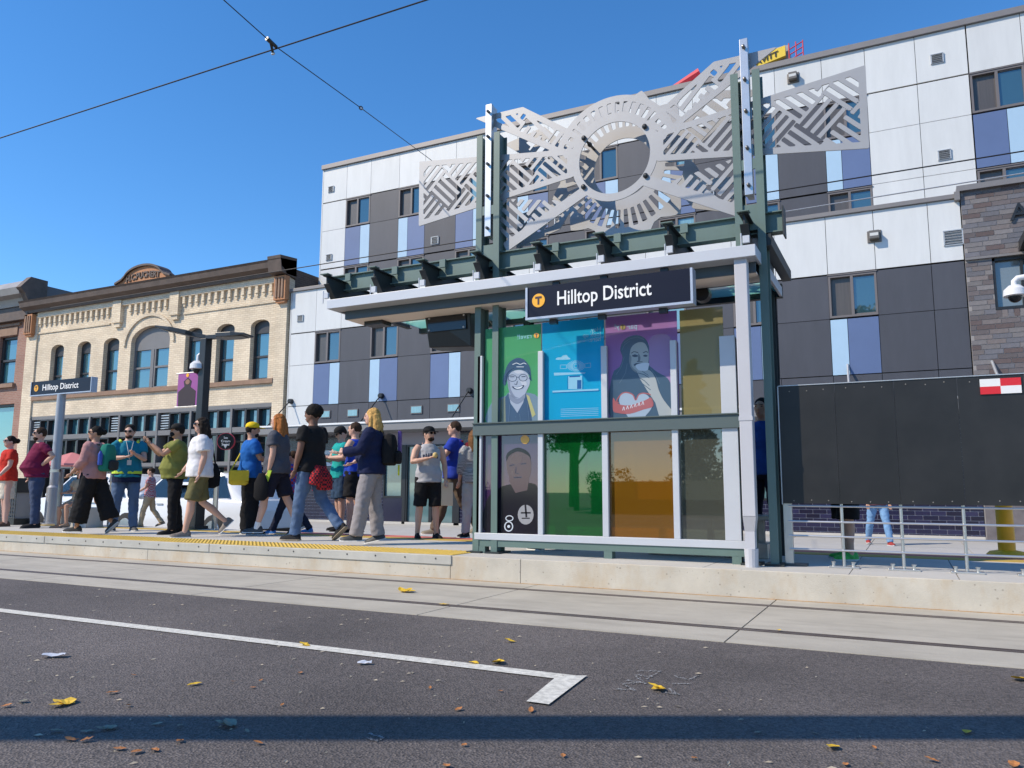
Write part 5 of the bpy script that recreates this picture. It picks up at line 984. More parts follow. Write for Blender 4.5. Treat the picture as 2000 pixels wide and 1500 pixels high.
def person(px, yf, ytop, iang, label, legs, arms, skin='light', hair=None, top=None, sleeve=0.55, bottom=None, leglen=1.0, shoes=None, sole=SOLEW, fat=1.0, lean=0, head=(0, 0), cap=None, glasses=False, mask=None, skirt=False, loose=0.0, beard=None, tank=False, foot=(0, 0), ground=PZ, sock=None, height=None, hem=-0.06, wide=0.0, seat=None, belly=0.0, footw=0.0, pos=None, tie=None):
    pos = pos or onZ(px, yf, ground); view = math.degrees(YAW)+math.degrees(math.atan2(1000-px, F_PX)); phi = iang+view
    h_t = height or (onY(px, ytop, pos.y).z-ground)
    root = empty('person', pos, label, 'person', rz=R(phi-90)); seed = len(PEOPLE)+1
    ln = math.sin(R(lean)); J = {}
    # --- skeleton for 1.75 m, hip centre at z = 0
    tz = lambda z: (0, ln*z, z*math.cos(R(lean)))
    legp = {}
    for k, s in (('L', -1), ('R', 1)):
        fl, ab, kn = legs[k]; d1 = Vector((s*math.sin(R(ab)), math.sin(R(fl)), -math.cos(R(fl)))).normalized(); d2 = Vector((s*math.sin(R(ab))*0.6, math.sin(R(fl-kn)), -math.cos(R(fl-kn)))).normalized()
        hp = Vector((s*0.088, 0, 0)); kn_ = hp+d1*0.43; an = kn_+d2*0.415; legp[k] = (hp, kn_, an, d2)
    armp = {}
    for k, s in (('L', -1), ('R', 1)):
        fl, ab, el_, inw = arms[k]; d1 = Vector((s*math.sin(R(ab)), math.sin(R(fl)), -math.cos(R(fl))*math.cos(R(ab)))).normalized()
        d2 = Vector((-s*math.sin(R(inw)), math.sin(R(fl+el_))*math.cos(R(inw)), -math.cos(R(fl+el_))*math.cos(R(inw)))).normalized()
        sh_ = Vector((s*(0.175+0.02*(fat-1)), ln*0.5, 0.505*math.cos(R(lean)))); eb = sh_+d1*0.285; wr_ = eb+d2*0.25; armp[k] = (sh_, eb, wr_, d2)
    feet = {}
    for i, (k, s) in enumerate((('L', -1), ('R', 1))):
        an = legp[k][2]; feet[k] = (an, foot[i], s)
    SH = [(-.075, .026, .055), (-.06, .036, .085), (-.02, .040, .095), (.04, .042, .075), (.09, .047, .055), (.14, .045, .045), (.175, .034, .036), (.192, .014, .022)]
    def shoe_mb(k, z0, z1f, grow=0.0, only_sole=False):
        an, pitch, s = feet[k]; rows = []
        for y, w_, hh in SH:
            w2 = w_+grow; zz = z0; zt = z0+hh*z1f if not only_sole else 0.022
            rows.append([(w2*math.cos(R(a_)), y+grow*(1 if y > 0.1 else (-1 if y < -0.05 else 0)), zz+(zt-zz)*max(0, math.sin(R(a_)))) for a_ in (0, 30, 60, 90, 120, 150, 180)] + [(-w2*0.9, y, zz), (0, y, zz), (w2*0.9, y, zz)])
        mb = MB().rings(rows); rot = Matrix.Rotation(R(-s*8-footw*s), 3, 'Z') @ Matrix.Rotation(R(-pitch), 3, 'X')
        mb.v = [tuple(an + rot @ (Vector(v)-Vector((0, 0, 0.085)))) for v in mb.v]; return mb
    soles = {k: shoe_mb(k, 0.0, 1, 0.005, True) for k in 'LR'}
    zmin = min(v[2] for k in 'LR' for v in soles[k].v) if seat is None else -seat
    lift = -zmin
    hd_c = Vector((0, ln*0.76+0.012, 0.697)); hy, hp_ = head
    rotH = Matrix.Rotation(R(hy), 3, 'Z') @ Matrix.Rotation(R(-hp_), 3, 'X')
    def hv(x, y, z): return hd_c + rotH @ Vector((x, y, z))
    # --- body skin, one continuous surface
    b = MB()
    for k, s in (('L', -1), ('R', 1)):
        hp, kn_, an, d2 = legp[k]; calf = kn_.lerp(an, 0.32)-Vector((0, 0.012, 0))
        b.tube([hp+Vector((0, 0, .03)), hp.lerp(kn_, .45), kn_, calf, kn_.lerp(an, .75), an, an+d2*0.05], [.082*fat**.5, .072*fat**.5, .054, .056, .040, .036, .036], 12)
        sh_, eb, wr_, d3 = armp[k]; am = 1.0 if not tank else 1.12
        b.tube([sh_+Vector((-s*.03, 0, .0)), sh_.lerp(eb, .3), sh_.lerp(eb, .75), eb, eb.lerp(wr_, .3), eb.lerp(wr_, .8), wr_], [.05*am, .052*am, .044*am, .040, .042, .030, .026], 10)
        sdv = d3.cross(Vector((0, 0, 1))); sdv = (sdv if sdv.length > .2 else Vector((1, 0, 0))).normalized(); nv = sdv.cross(d3).normalized()
        pc = wr_+d3*0.045; b.ell(pc, .020, .040, .036, 10, 8, Matrix((nv, d3, sdv)).transposed())
        for f_, ln_ in ((-.026, .07), (-.009, .08), (.009, .076), (.026, .06)):
            p0 = wr_+d3*.07+sdv*f_; b.tube([p0, p0+d3*ln_*.5+nv*.008, p0+d3*ln_*.85+nv*.03], [.0105, .010, .009], 6)
        th = wr_+d3*.03-sdv*s*.03*(1 if sdv.x*s > 0 else -1); b.tube([th, th+d3*.03+nv*.02-sdv*.012*s, th+d3*.055+nv*.03], [.013, .012, .010], 6)
    tr = [(-.07, .13, .10), (0, .155, .11), (.10, .145*fat, .105*fat), (.2, .14*fat, .105*fat), (.34, .165*fat**.5, .115*fat**.5), (.45, .165, .10), (.51, .12, .075), (.56, .062, .06)]
    erings(b, [(0, ln*z+(belly*max(0, 1-abs(z-.13)/.25)*.5), z, rx*.93, ry*.93) for z, rx, ry in tr])
    b.tube([(0, ln*.52, .5), (0, ln*.58, .56), tuple(hd_c+Vector((0, -.015, -.04)))], [.066, .056, .052], 12)
    b.ell(hd_c, .073, .092, .108, 16, 12, rotH); b.ell(hv(0, .035, -.065), .052, .052, .048, 12, 8, rotH); b.ell(hv(0, .093, -.012), .013, .018, .024, 8, 6, rotH)
    b.ell(hv(0, .075, .03), .055, .025, .02, 10, 6, rotH)
    for s in (-1, 1): b.ell(hv(s*.076, -.01, -.005), .009, .02, .03, 8, 6, rotH)
    up = Vector((0, 0, lift))
    def fin(mb_or_me, name, m, parent=root, **k):
        if isinstance(mb_or_me, MB): mb_or_me.v = [tuple(Vector(v)+up) for v in mb_or_me.v]
        else:
            mb_or_me.transform(Matrix.Translation(up))
        return obj(name, mb_or_me, m, parent, **k)
    fin(remesh(b, .0105, 2), 'body', SK[skin])
    for s in (-1, 1):
        fin(MB().ell(hv(s*.030, .083, .012), .012, .008, .007, 8, 5, rotH), 'eye', EYE); fin(MB().tube([hv(s*.014, .094, .032), hv(s*.045, .084, .034)], .005, 5), 'eyebrow', HAIR['dark'])
    fin(MB().ell(hv(0, .086, -.062), .022, .008, .006, 8, 5, rotH), 'mouth', LIP)
    # --- clothes
    if top:
        c = MB(); g = .014+loose
        rows = [(0, ln*z+(belly*max(0, 1-abs(z-.13)/.25)*.5), z, rx+g+(.026 if z < .15 else .004), ry+g+(.028 if z < .15 else .004)+belly*max(0, 1-abs(z-.12)/.25)*.5) for z, rx, ry in [(hem, .155*fat**.5, .115*fat**.5)]+[t_ for t_ in tr[1:-1] if t_[0] > hem+.03]]
        rows.append((0, ln*.55, .545, .075 if not tank else .085, .07)); erings(c, rows, 22)
        for k, s in (('L', -1), ('R', 1)):
            sh_, eb, wr_, d3 = armp[k]
            if tank: continue
            pts = [sh_+Vector((-s*.04, 0, .0)), sh_+(eb-sh_)*.15, sh_.lerp(eb, min(1, sleeve))]; rr = [.058+g*.6, .060+g*.7, .056+g*.9]
            if sleeve > 1.0: pts += [eb.lerp(wr_, .5), eb.lerp(wr_, sleeve-1.0)]; rr = [.058+g*.6, .060+g*.6, .052+g*.7, .046+g*.7, .038+g*.6]
            c.tube(pts, rr, 12)
        fin(remesh(c, .0125, 2, .019, seed, 7.5), 'shirt', top)
    if bottom:
        c = MB(); g = .012+wide*.4
        erings(c, [(0, 0, -.10, .12+g, .10+g), (0, 0, -.03, .16*fat**.5+g, .115*fat**.5+g), (0, 0, .05, .152*fat**.6+g, .11*fat**.6+g), (0, ln*.1, .10, .145*fat**.8+g*.6, .106*fat**.8+g*.6)], 22)
        if skirt:
            zk = -.09-.5*leglen; yk = (legp['L'][1].y+legp['R'][1].y)/2
            erings(c, [(0, yk*.8, zk, .15+wide, .13+wide*.8+abs(legp['L'][1].y-legp['R'][1].y)*.4), (0, yk*.4, -.2, .165+wide*.5, .13+wide*.4), (0, 0, -.02, .165, .12)], 22)
        else:
            for k in 'LR':
                hp, kn_, an, d2 = legp[k]; full = [(hp+Vector((0, 0, .02)), .092*fat**.5), (hp.lerp(kn_, .5), .080*fat**.5), (kn_, .063), (kn_.lerp(an, .35)-Vector((0, .008, 0)), .062), (kn_.lerp(an, .7), .054), (an+d2*.02, .053)]
                L_ = leglen*2; seg = []
                if leglen >= 1: seg = full
                else:
                    t_ = leglen*2   # 1.0 = knee
                    end = hp.lerp(kn_, t_) if t_ <= 1 else kn_.lerp(an, t_-1); seg = [full[0], (hp.lerp(end, .5), .080*fat**.5), (end, .074*fat**.5)]
                c.tube([q[0] for q in seg], [q[1]+g+wide*.5*(i_/(len(seg)-1)) for i_, q in enumerate(seg)], 14)
        fin(remesh(c, .0125, 2, .020, seed+5, 7.5), 'trousers' if not skirt else 'skirt', bottom)
    if tie:
        c = MB(); erings(c, [(0, -.01, -.02, .185, .15), (0, 0, .03, .19, .15), (0, 0, .08, .165, .135)], 22); c.tube([(.02, -.13, .02), (.05, -.17, -.12), (.06, -.16, -.28)], [.05, .09, .10], 10); c.tube([(-.05, -.12, .02), (-.09, -.15, -.1), (-.1, -.14, -.22)], [.05, .08, .08], 10); c.tube([(.10, .10, .03), (.16, .08, -.1), (.17, .06, -.3)], [.04, .05, .04], 8); fin(remesh(c, .014, 2, .012, seed, 12), 'tied_shirt', tie)
    if shoes:
        for k in 'LR':
            sh__ = fin(shoe_mb(k, .012, 1.0), 'shoe', shoes, smooth=True); fin(soles[k], 'sole', sole, parent=sh__)
            if sock: an, d2 = legp[k][2], legp[k][3]; fin(MB().tube([an-d2*.07, an+d2*.03], [.042, .042], 12), 'sock', sock, smooth=True)
    # --- head things
    if hair:
        hm = HAIR[hair[0]]; c = MB(); st = hair[1]
        c.ell(hv(0, -.016, .026), .083, .092, .100, 16, 12, rotH)
        if st in ('long', 'wavy', 'bob'):
            ln2 = {'bob': .16, 'long': .42, 'wavy': .36}[st]
            for x_ in (-.055, 0, .055): c.tube([hv(x_, -.05, .03), hv(x_*1.2, -.075, -.10), hv(x_*1.25, -.085, -.10-ln2*.5), hv(x_*1.1, -.075, -.08-ln2)], [.05, .052, .05, .028], 10)
            for s in (-1, 1): c.tube([hv(s*.06, .0, .05), hv(s*.078, .005, -.05), hv(s*.075, -.0, -.10-ln2*.3), hv(s*.06, -.02, -.10-ln2*.6)], [.035, .028, .028, .015], 8)
        if st == 'bun': c.ell(hv(0, -.125, .02), .05, .045, .05, 10, 8)
        if st == 'afro': c.ell(hv(0, -.02, .045), .102, .11, .105, 16, 12, rotH)
        fin(remesh(c, .011, 1, (.016 if st in ('wavy', 'bob', 'long') else .009) if st != 'afro' else .014, seed, 24), 'hair', hm)
    if beard: fin(remesh(MB().ell(hv(0, .045, -.075), .054, .052, .042, 12, 8, rotH), .011, 1, .003, seed, 40), 'beard', HAIR[beard])
    if cap:
        c = MB(); c.rings([[hv(r_*.9*math.cos(R(a_)), -.005+r_*1.1*math.sin(R(a_)), z_) for a_ in range(0, 360, 20)] for z_, r_ in ((.035, .092), (.07, .092), (.105, .078), (.128, .045), (.136, .005))])
        cp = fin(c, 'cap', cap, smooth='all'); c = MB(); R0 = [hv(.085*math.cos(R(a_)), .085*math.sin(R(a_))+.01, .042) for a_ in range(15, 166, 15)]; R1 = [hv(.078*math.cos(R(a_)), .085+.10*math.sin(R(a_)), .030) for a_ in range(15, 166, 15)]
        n_ = len(R0); c.add(R0+R1+[p_+Vector((0, 0, .008)) for p_ in R0]+[p_+Vector((0, 0, .008)) for p_ in R1], [(i, i+1, n_+i+1, n_+i) for i in range(n_-1)]+[(2*n_+i, 3*n_+i, 3*n_+i+1, 2*n_+i+1) for i in range(n_-1)]+[(n_+i, n_+i+1, 3*n_+i+1, 3*n_+i) for i in range(n_-1)]); fin(c, 'brim', cap, parent=cp)
    if glasses:
        c = MB()
        for s in (-1, 1): c.ell(hv(s*.032, .092, .014), .027, .010, .019, 10, 6, rotH); c.tube([hv(s*.058, .085, .018), hv(s*.08, .0, .016)], .004, 5)
        fin(c, 'sunglasses', DARKLENS)
    if mask: fin(remesh(MB().ell(hv(0, .055, -.045), .058, .055, .048, 12, 8, rotH), .011, 1), 'face_mask', mask)
    hmax = lift + hd_c.z + (.126 if not cap else .136) + (.02 if hair and hair[1] == 'afro' else 0)
    s_ = h_t/hmax; root.scale = (s_*1.06, s_*1.06, s_)
    P = dict(root=root, up=up, s=s_, arms=armp, head=hv, phi=phi, pos=pos)
    P['W'] = lambda p_: pos + (Matrix.Rotation(R(phi-90), 3, 'Z') @ Vector(((Vector(p_)+up).x*1.06, (Vector(p_)+up).y*1.06, (Vector(p_)+up).z)))*s_
    PEOPLE.append(P); return P
def held(P, name, mb, m, label, cat, extra=()):
    """a thing carried by a person: own top-level object, built in the person's frame"""
    base = Vector((sum(v[0] for v in mb.v)/len(mb.v), sum(v[1] for v in mb.v)/len(mb.v), min(v[2] for v in mb.v))); r_ = empty(name, P['W'](base), label, cat, rz=R(P['phi']-90)); r_.scale = P['root'].scale
    def put(n_, q, mm, **k): q.v = [tuple(Vector(v)-base) for v in q.v]; return obj(n_, q, mm, r_, **k)
    put('main_body' if cat != 'phone' else 'case', mb, m, smooth=True, bevel=.006)
    for n_, q, mm in extra: put(n_, q, mm)
    return r_
def backpack(P, m, label, m2=None, w_=.15, d_=.085, h_=.40, tall=0.0):
    mb = MB().rings([[(w_*k*math.copysign(abs(math.cos(R(a_)))**.6, math.cos(R(a_))), -.125-d_+d_*k*math.copysign(abs(math.sin(R(a_)))**.6, math.sin(R(a_))), z_) for a_ in range(0, 360, 20)] for z_, k in ((.06, .75), (.09, 1), (.25, 1.02), (.06+h_*.8, .95), (.06+h_, .7), (.06+h_+.02, .2))])
    st = []
    for s in (-1, 1): st.append(('strap', MB().tube([(s*.09, -.15, .12), (s*.15, .02, .22), (s*.12, .135, .36), (s*.10, .08, .52), (s*.09, -.12, .50)], [.016]*5, 6), m2 or m))
    st.append(('pocket', MB().rings([[(w_*.8*k*math.cos(R(a_)), -.125-d_*2+(-.02+.045*k*math.sin(R(a_))), z_) for a_ in range(0, 360, 30)] for z_, k in ((.08, .7), (.11, 1), (.22, 1), (.25, .6))]), m2 or m))
    return held(P, 'backpack', mb, m, label, 'backpack', st)
ST = dict(L=(2, 4, 3), R=(-2, 4, 3)); WALK = dict(L=(24, 2, 4), R=(-14, 2, 22)); WALKR = dict(L=(-14, 2, 22), R=(24, 2, 4)); DOWN = dict(L=(4, 8, 10, 0), R=(4, 8, 10, 0))
W_ = lambda c, n: cloth(n, c)
# the people on the platform
person(6, 1028, 851, 195, 'person in red shirt and cream skirt wearing dark glasses', ST, dict(L=(8, 6, 30, 0), R=(4, 10, 20, 0)), 'pink', ('dark', 'bun'), W_((0.50, 0.03, 0.02), 'red'), .6, W_((0.62, 0.56, 0.47), 'cream'), .62, mat('sandal', (0.10, 0.05, 0.03), 0.6), SOLEB, glasses=True, skirt=True, loose=.01)
person(64, 1031, 835, 188, 'person in maroon polo shirt and jeans, one hand on hip', ST, dict(L=(-35, 30, 75, 35), R=(2, 8, 12, 0)), 'light', ('brown', 'short'), W_((0.16, 0.012, 0.05), 'maroon'), .7, JEAND, 1.0, cloth('shoe_black', (0.02, 0.02, 0.022)), SOLEB, fat=1.28, glasses=True, beard='brown', belly=.10)
c = person(150, 1030, 915, 215, 'child in beige top sitting on the low ledge', dict(L=(72, 6, 75), R=(66, 8, 72)), dict(L=(20, 6, 60, 20), R=(20, 6, 60, 20)), 'tan', ('brown', 'bob'), W_((0.55, 0.40, 0.26), 'beige'), .6, W_((0.5, 0.38, 0.26), 'beige2'), .3, mat('sandal2', (0.4, 0.25, 0.15), 0.6), SOLEB)
lg = obj('ledge', MB().box(-.35, .45, -.18, .18, 0, .36), CONC_P, label='low concrete ledge under the sitting child', cat='ledge', bevel=.01); lg.location = c['W']((0, -.12, 0)); lg.location.z = PZ; lg.rotation_euler.z = R(c['phi']-90)
P = person(173, 1043, 832, 150, 'person in pink sweater and wide black trousers carrying a teal backpack', dict(L=(11, 3, 5), R=(-6, 3, 30)), dict(L=(10, 8, 30, 0), R=(14, 8, 40, 10)), 'tan', ('black', 'bun'), W_((0.42, 0.22, 0.21), 'pink'), 1.6, BLKC, .93, cloth('shoe_bw', (0.05, 0.05, 0.05)), SOLEW, head=(25, 0), loose=.02, wide=.055, foot=(0, 42), glasses=True)
backpack(P, cloth('teal', (0.02, 0.20, 0.15)), 'teal and black roll top backpack on the person in pink', cloth('packgrey', (0.03, 0.035, 0.04)), .155, .085, .44)
held(P, 'water_bottle', MB().lathe([(.035, .16), (.036, .18), (.036, .34), (.02, .37), (.02, .39)], -.19, -.20, 12), mat('bottle_blue', (0.03, 0.07, 0.35), 0.3), 'blue bottle in the side pocket of the teal backpack', 'bottle')
P = person(240, 1037, 829, 276, 'person in teal vest with lime stripes, sunglasses and dark jeans', ST, dict(L=(18, 10, 95, 40), R=(18, 12, 80, 42)), 'light', ('dark', 'short'), W_((0.015, 0.19, 0.27), 'vestteal'), .6, JEAN, 1.0, mat('shoe_grey', (0.05, 0.05, 0.055), 0.6), SOLEW, fat=1.15, glasses=True, beard='brown', head=(-25, 12), loose=.01)
c = MB(); erings(c, [(0, .0, .0, .215, .165), (0, .0, .045, .213, .165)], 22); c.v = [tuple(Vector(v)+P['up']) for v in c.v]; obj('lime_stripe', c, mat('lime', (0.55, 0.75, 0.05), 0.6), P['root'])
c = MB(); erings(c, [(0, .0, -.14, .205, .160), (0, .0, -.002, .212, .163)], 22); c.v = [tuple(Vector(v)+P['up']) for v in c.v]; obj('vest_pocket_panel', c, cloth('vestnavy', (0.012, 0.018, 0.05)), P['root'])
c = MB().tube([(-.05, .10, .53), (-.02, .165, .36), (0, .19, .22), (.02, .165, .36), (.05, .10, .53)], .005, 5).box(-.03, .03, .19, .195, .14, .22); c.v = [tuple(Vector(v)+P['up']) for v in c.v]; obj('lanyard', c, SOLEW, P['root'])
for s in (-1, 1): c = MB().tube([(s*.12, .07, .52), (s*.13, .0, .548), (s*.125, -.07, .52)], .02, 8); c.v = [tuple(Vector(v)+P['up']) for v in c.v]; obj('lime_shoulder', c, MATS['lime'], P['root'])
person(289, 1029, 913, 165, 'child in red and white checked shirt and khaki trousers', dict(L=(16, 3, 10), R=(-10, 3, 25)), dict(L=(15, 8, 40, 0), R=(5, 8, 20, 0)), 'light', ('brown', 'short'), plaid('plaidred', (0.55, 0.10, 0.12), (0.6, 0.55, 0.55), (0.3, 0.4, 0.6), 28), .6, W_((0.45, 0.36, 0.24), 'khaki'), 1.0, mat('shoe_tan', (0.3, 0.2, 0.12), 0.6), SOLEB, foot=(0, 20))
P = person(336, 1043, 827, 186, 'person in olive shirt, cap and black mask photographing with a phone', dict(L=(4, 5, 4), R=(-4, 5, 6)), dict(L=(48, 5, 88, 18), R=(52, 8, 84, 18)), 'tan', ('dark', 'short'), W_((0.20, 0.21, 0.055), 'olive'), .62, BLKC, 1.0, BLKC, SOLEB, fat=1.18, cap=W_((0.02, 0.019, 0.018), 'capblack'), mask=BLKC, loose=.01, belly=.08)
w0 = (P['arms']['L'][2]+P['arms']['R'][2])/2 + Vector((0, .07, .10)); held(P, 'phone', MB().box(w0.x-.04, w0.x+.04, w0.y-.006, w0.y+.006, w0.z-.07, w0.z+.08), BLKP, 'black phone held up by the person in olive', 'phone')
P = person(383, 1048, 815, 184, 'person with long dark hair in white t-shirt and olive shorts', dict(L=(13, 3, 5), R=(-9, 3, 40)), dict(L=(-6, 8, 18, 0), R=(12, 8, 24, 0)), 'light', ('dark', 'bob'), W_((0.70, 0.69, 0.71), 'white'), .72, W_((0.14, 0.125, 0.055), 'oliveshort'), .47, mat('shoe_pattern', (0.18, 0.15, 0.13), 0.6, var=.5, scale=30), SOLEW, glasses=True, loose=.03, foot=(0, 48), wide=.012)
held(P, 'tote_bag', MB().rings([[(.23+.05*k*math.cos(R(a_)), -.12+.17*k*math.sin(R(a_)), z_) for a_ in range(0, 360, 30)] for z_, k in ((-.22, .6), (-.18, 1), (.0, 1.05), (.12, .8), (.15, .7))]), BLKC, 'black tote bag hanging from the shoulder of the person in white', 'bag', [('strap', MB().tube([(.23, -.02, .13), (.19, -.03, .50), (.17, -.05, .56), (.2, -.15, .48), (.23, -.22, .13)], .012, 6), BLKC)])
P = person(482, 1044, 824, 8, 'person in bright blue shirt, yellow cap and black trousers', dict(L=(2, 4, 4), R=(6, 4, 6)), dict(L=(18, 6, 72, 8), R=(22, 6, 70, 10)), 'tan', ('dark', 'short'), W_((0.015, 0.12, 0.42), 'royal'), .72, BLKC, 1.0, cloth('shoe_black', (0.02, 0.02, 0.022)), SOLEW, cap=W_((0.80, 0.55, 0.02), 'capyellow'), beard='dark', loose=.018, fat=1.05, wide=.03)
YBAG = cloth('bagyellow', (0.68, 0.52, 0.05)); held(P, 'messenger_bag', MB().rings([[(.20+.055*k*math.cos(R(a_)), -.18+.14*k*math.copysign(abs(math.sin(R(a_)))**.6, math.sin(R(a_))), z_) for a_ in range(0, 360, 24)] for z_, k in ((-.17, .7), (-.14, 1), (.03, 1.02), (.06, .8))]), YBAG, 'yellow messenger bag at the hip of the person in blue', 'bag', [('strap', MB().tube([(.2, -.06, .04), (.10, .10, .3), (-.1, .08, .52), (-.13, -.05, .54), (.02, -.16, .3), (.2, -.3, .04)], .013, 6), YBAG), ('flap', MB().box(.255, .268, -.31, -.05, -.10, .05), YBAG)])
held(P, 'drink_bottle', MB().lathe([(.036, -.2), (.04, -.18), (.04, -.0), (.02, .03), (.02, .06)], .06, .22, 14), mat('bottle_yellow', (0.75, 0.5, 0.04), 0.35), 'yellow drink bottle hanging in front of the person in blue', 'bottle')
wr = P['arms']['R'][2]+P['arms']['R'][3]*.1; held(P, 'card', MB().box(wr.x-.03, wr.x+.03, wr.y-.01, wr.y+.03, wr.z-.02, wr.z+.07), mat('card_pink', (0.8, 0.08, 0.14), 0.5), 'small pink card in the hand of the person in blue', 'card')
P = person(535, 1047, 808, 158, 'person with long wavy red hair in grey t-shirt and navy shorts', dict(L=(15, 3, 4), R=(-15, 3, 8)), dict(L=(-4, 8, 14, 0), R=(14, 8, 20, 0)), 'light', ('red', 'wavy'), W_((0.075, 0.08, 0.10), 'charcoal'), .62, W_((0.015, 0.016, 0.03), 'navyshort'), .46, mat('shoe_dark', (0.04, 0.045, 0.05), 0.6), SOLEW, sock=W_((0.7, 0.7, 0.7), 'sock'), loose=.025, wide=.02, foot=(0, 25))
c = MB().box(-.245, -.22, -.03, .02, -.32, -.02); c.v = [tuple(Vector((v[0]+(v[2]*.05), v[1]-v[2]*.3, v[2]))+P['up']) for v in c.v]; obj('lime_stripe', c, mat('lime', (0.55, 0.75, 0.05), 0.6), P['root'])
held(P, 'drawstring_bag', MB().rings([[(-.27+.045*k*math.cos(R(a_)), .1+.10*k*math.sin(R(a_)), z_) for a_ in range(0, 360, 30)] for z_, k in ((-.45, .5), (-.40, 1), (-.2, 1), (-.06, .4))]), BLKC, 'black drawstring bag hanging from the hand of the red haired person', 'bag')
P = person(603, 1056, 789, 142, 'tall person in black polo with checked shirt tied round the waist and jeans', dict(L=(10, 3, 4), R=(-12, 3, 28)), dict(L=(2, 9, 12, 0), R=(6, 9, 16, 0)), 'brown', ('black', 'afro'), W_((0.014, 0.014, 0.016), 'blackpolo'), .62, JEAN, 1.0, cloth('shoe_black', (0.02, 0.02, 0.022)), mat('sole_brown', (0.25, 0.2, 0.14), 0.7), head=(20, 0), loose=.012, foot=(0, 40), tie=plaid('plaidred2', (0.5, 0.03, 0.04), (0.03, 0.02, 0.03), (0.8, 0.55, 0.55), 37))
person(566, 1043, 880, 150, 'child in blue trainers half hidden behind the tall person', WALK, DOWN, 'light', ('brown', 'short'), plaid('flagprint', (0.5, 0.05, 0.08), (0.05, 0.12, 0.5), (0.8, 0.8, 0.85), 18), .6, W_((0.02, 0.025, 0.05), 'navyleg'), 1.0, mat('shoe_blue', (0.03, 0.18, 0.55), 0.5), SOLEW)
P = person(661, 1037, 832, 200, 'person in teal tank top, dark cap and denim shorts looking down', ST, dict(L=(22, 6, 84, 30), R=(22, 8, 80, 34)), 'light', ('dark', 'short'), W_((0.015, 0.33, 0.31), 'tealtank'), .3, W_((0.03, 0.06, 0.11), 'denimshort'), .46, BLKC, SOLEB, cap=W_((0.02, 0.019, 0.018), 'capblack'), glasses=True, head=(0, 25), wide=.03)
held(P, 'plastic_bag', MB().rings([[(.24+.09*k*math.cos(R(a_)), -.1+.09*k*math.sin(R(a_)), z_) for a_ in range(0, 360, 30)] for z_, k in ((-.2, .5), (-.15, 1), (.0, .9), (.18, .3))]), mat('bag_smoke', (0.12, 0.13, 0.13), 0.3), 'dark see-through bag beside the person in teal', 'bag')
person(688, 1040, 824, 160, 'person in royal blue tank top and black shorts', ST, dict(L=(20, 8, 70, 15), R=(18, 8, 70, 15)), 'light', ('brown', 'short'), W_((0.02, 0.06, 0.42), 'bluetank'), .3, BLKC, .44, BLKC, SOLEB, tank=True, wide=.03)
P = person(722, 1064, 797, 170, 'person with shoulder length blond hair in navy hoodie and grey trousers', dict(L=(12, 3, 4), R=(-3, 3, 5)), dict(L=(22, 8, 62, 6), R=(10, 8, 50, 10)), 'pink', ('blond', 'bob'), W_((0.012, 0.017, 0.055), 'navyhood'), 1.85, W_((0.27, 0.25, 0.26), 'greytrouser'), 1.0, mat('shoe_dark', (0.04, 0.045, 0.05), 0.6), SOLEW, loose=.025, wide=.025, foot=(0, 14))
backpack(P, BLKC, 'black backpack on the blond person', BLKC, .15, .09, .40); held(P, 'folded_poster', MB().box(.02, .14, -.35, -.31, .22, .52), mat('poster_purple', (0.10, 0.05, 0.25), 0.5, var=.6, scale=25), 'purple printed folder strapped to the black backpack', 'folder'); held(P, 'luggage_tag', MB().box(.06, .13, -.33, -.315, -.07, .07), mat('tag_lime', (0.72, 0.78, 0.03), 0.5), 'lime yellow tag hanging from the black backpack', 'tag')
P = person(834, 1052, 832, 284, 'person in light grey tank top, black cap and black shorts holding food', ST, dict(L=(2, 14, 14, 0), R=(20, 18, 95, 55)), 'light', ('dark', 'short'), W_((0.40, 0.40, 0.43), 'greytank'), .3, BLKC, .5, BLKC, SOLEB, cap=W_((0.015, 0.015, 0.017), 'capblack2'), glasses=True, beard='dark', tank=True, fat=1.1, head=(25, 0), wide=.012)
wr = P['arms']['R'][2]+P['arms']['R'][3]*.1; held(P, 'food_wrap', MB().ell((wr.x, wr.y+.03, wr.z+.02), .04, .035, .045, 12, 8), mat('bread', (0.65, 0.48, 0.2), 0.7, var=.3, scale=20), 'small wrapped snack in the hand of the person in grey tank', 'snack')
c = MB()
for i_ in range(7): x_ = -.105+i_*.035; c.box(x_-.010, x_+.010, .150-x_*x_*3, .158-x_*x_*3, .335-x_*x_*2+.01*(i_ % 2), .395-x_*x_*2); c.box(x_-.010, x_+.016, .150-x_*x_*3, .157-x_*x_*3, (.345 if i_ % 3 else .38)-x_*x_*2, (.355 if i_ % 3 else .39)-x_*x_*2)
c.v = [tuple(Vector(v)+P['up']) for v in c.v]; obj('shirt_print', c, W_((0.10, 0.11, 0.16), 'print'), P['root'], kind='stuff')
held(P, 'paper_bag', MB().box(-.36, -.18, .0, .10, -.42, -.06), mat('paper_beige', (0.62, 0.52, 0.38), 0.8), 'beige paper bag hanging from the hand of the person in grey tank', 'bag')
P = person(886, 1047, 822, 178, 'person in blue t-shirt and brown trousers carrying a maroon backpack', dict(L=(20, 3, 4), R=(-16, 3, 14)), dict(L=(30, 8, 90, 10), R=(0, 8, 10, 0)), 'light', ('brown', 'short'), W_((0.02, 0.045, 0.33), 'bluetee'), .62, W_((0.13, 0.10, 0.075), 'browntrouser'), 1.0, mat('shoe_taupe', (0.22, 0.19, 0.14), 0.6), SOLEW, loose=.02, foot=(0, 20))
backpack(P, cloth('maroonpack', (0.15, 0.012, 0.02)), 'maroon backpack on the person in blue t-shirt', cloth('maroonpack', (0.15, 0.012, 0.02)), .15, .08, .42)
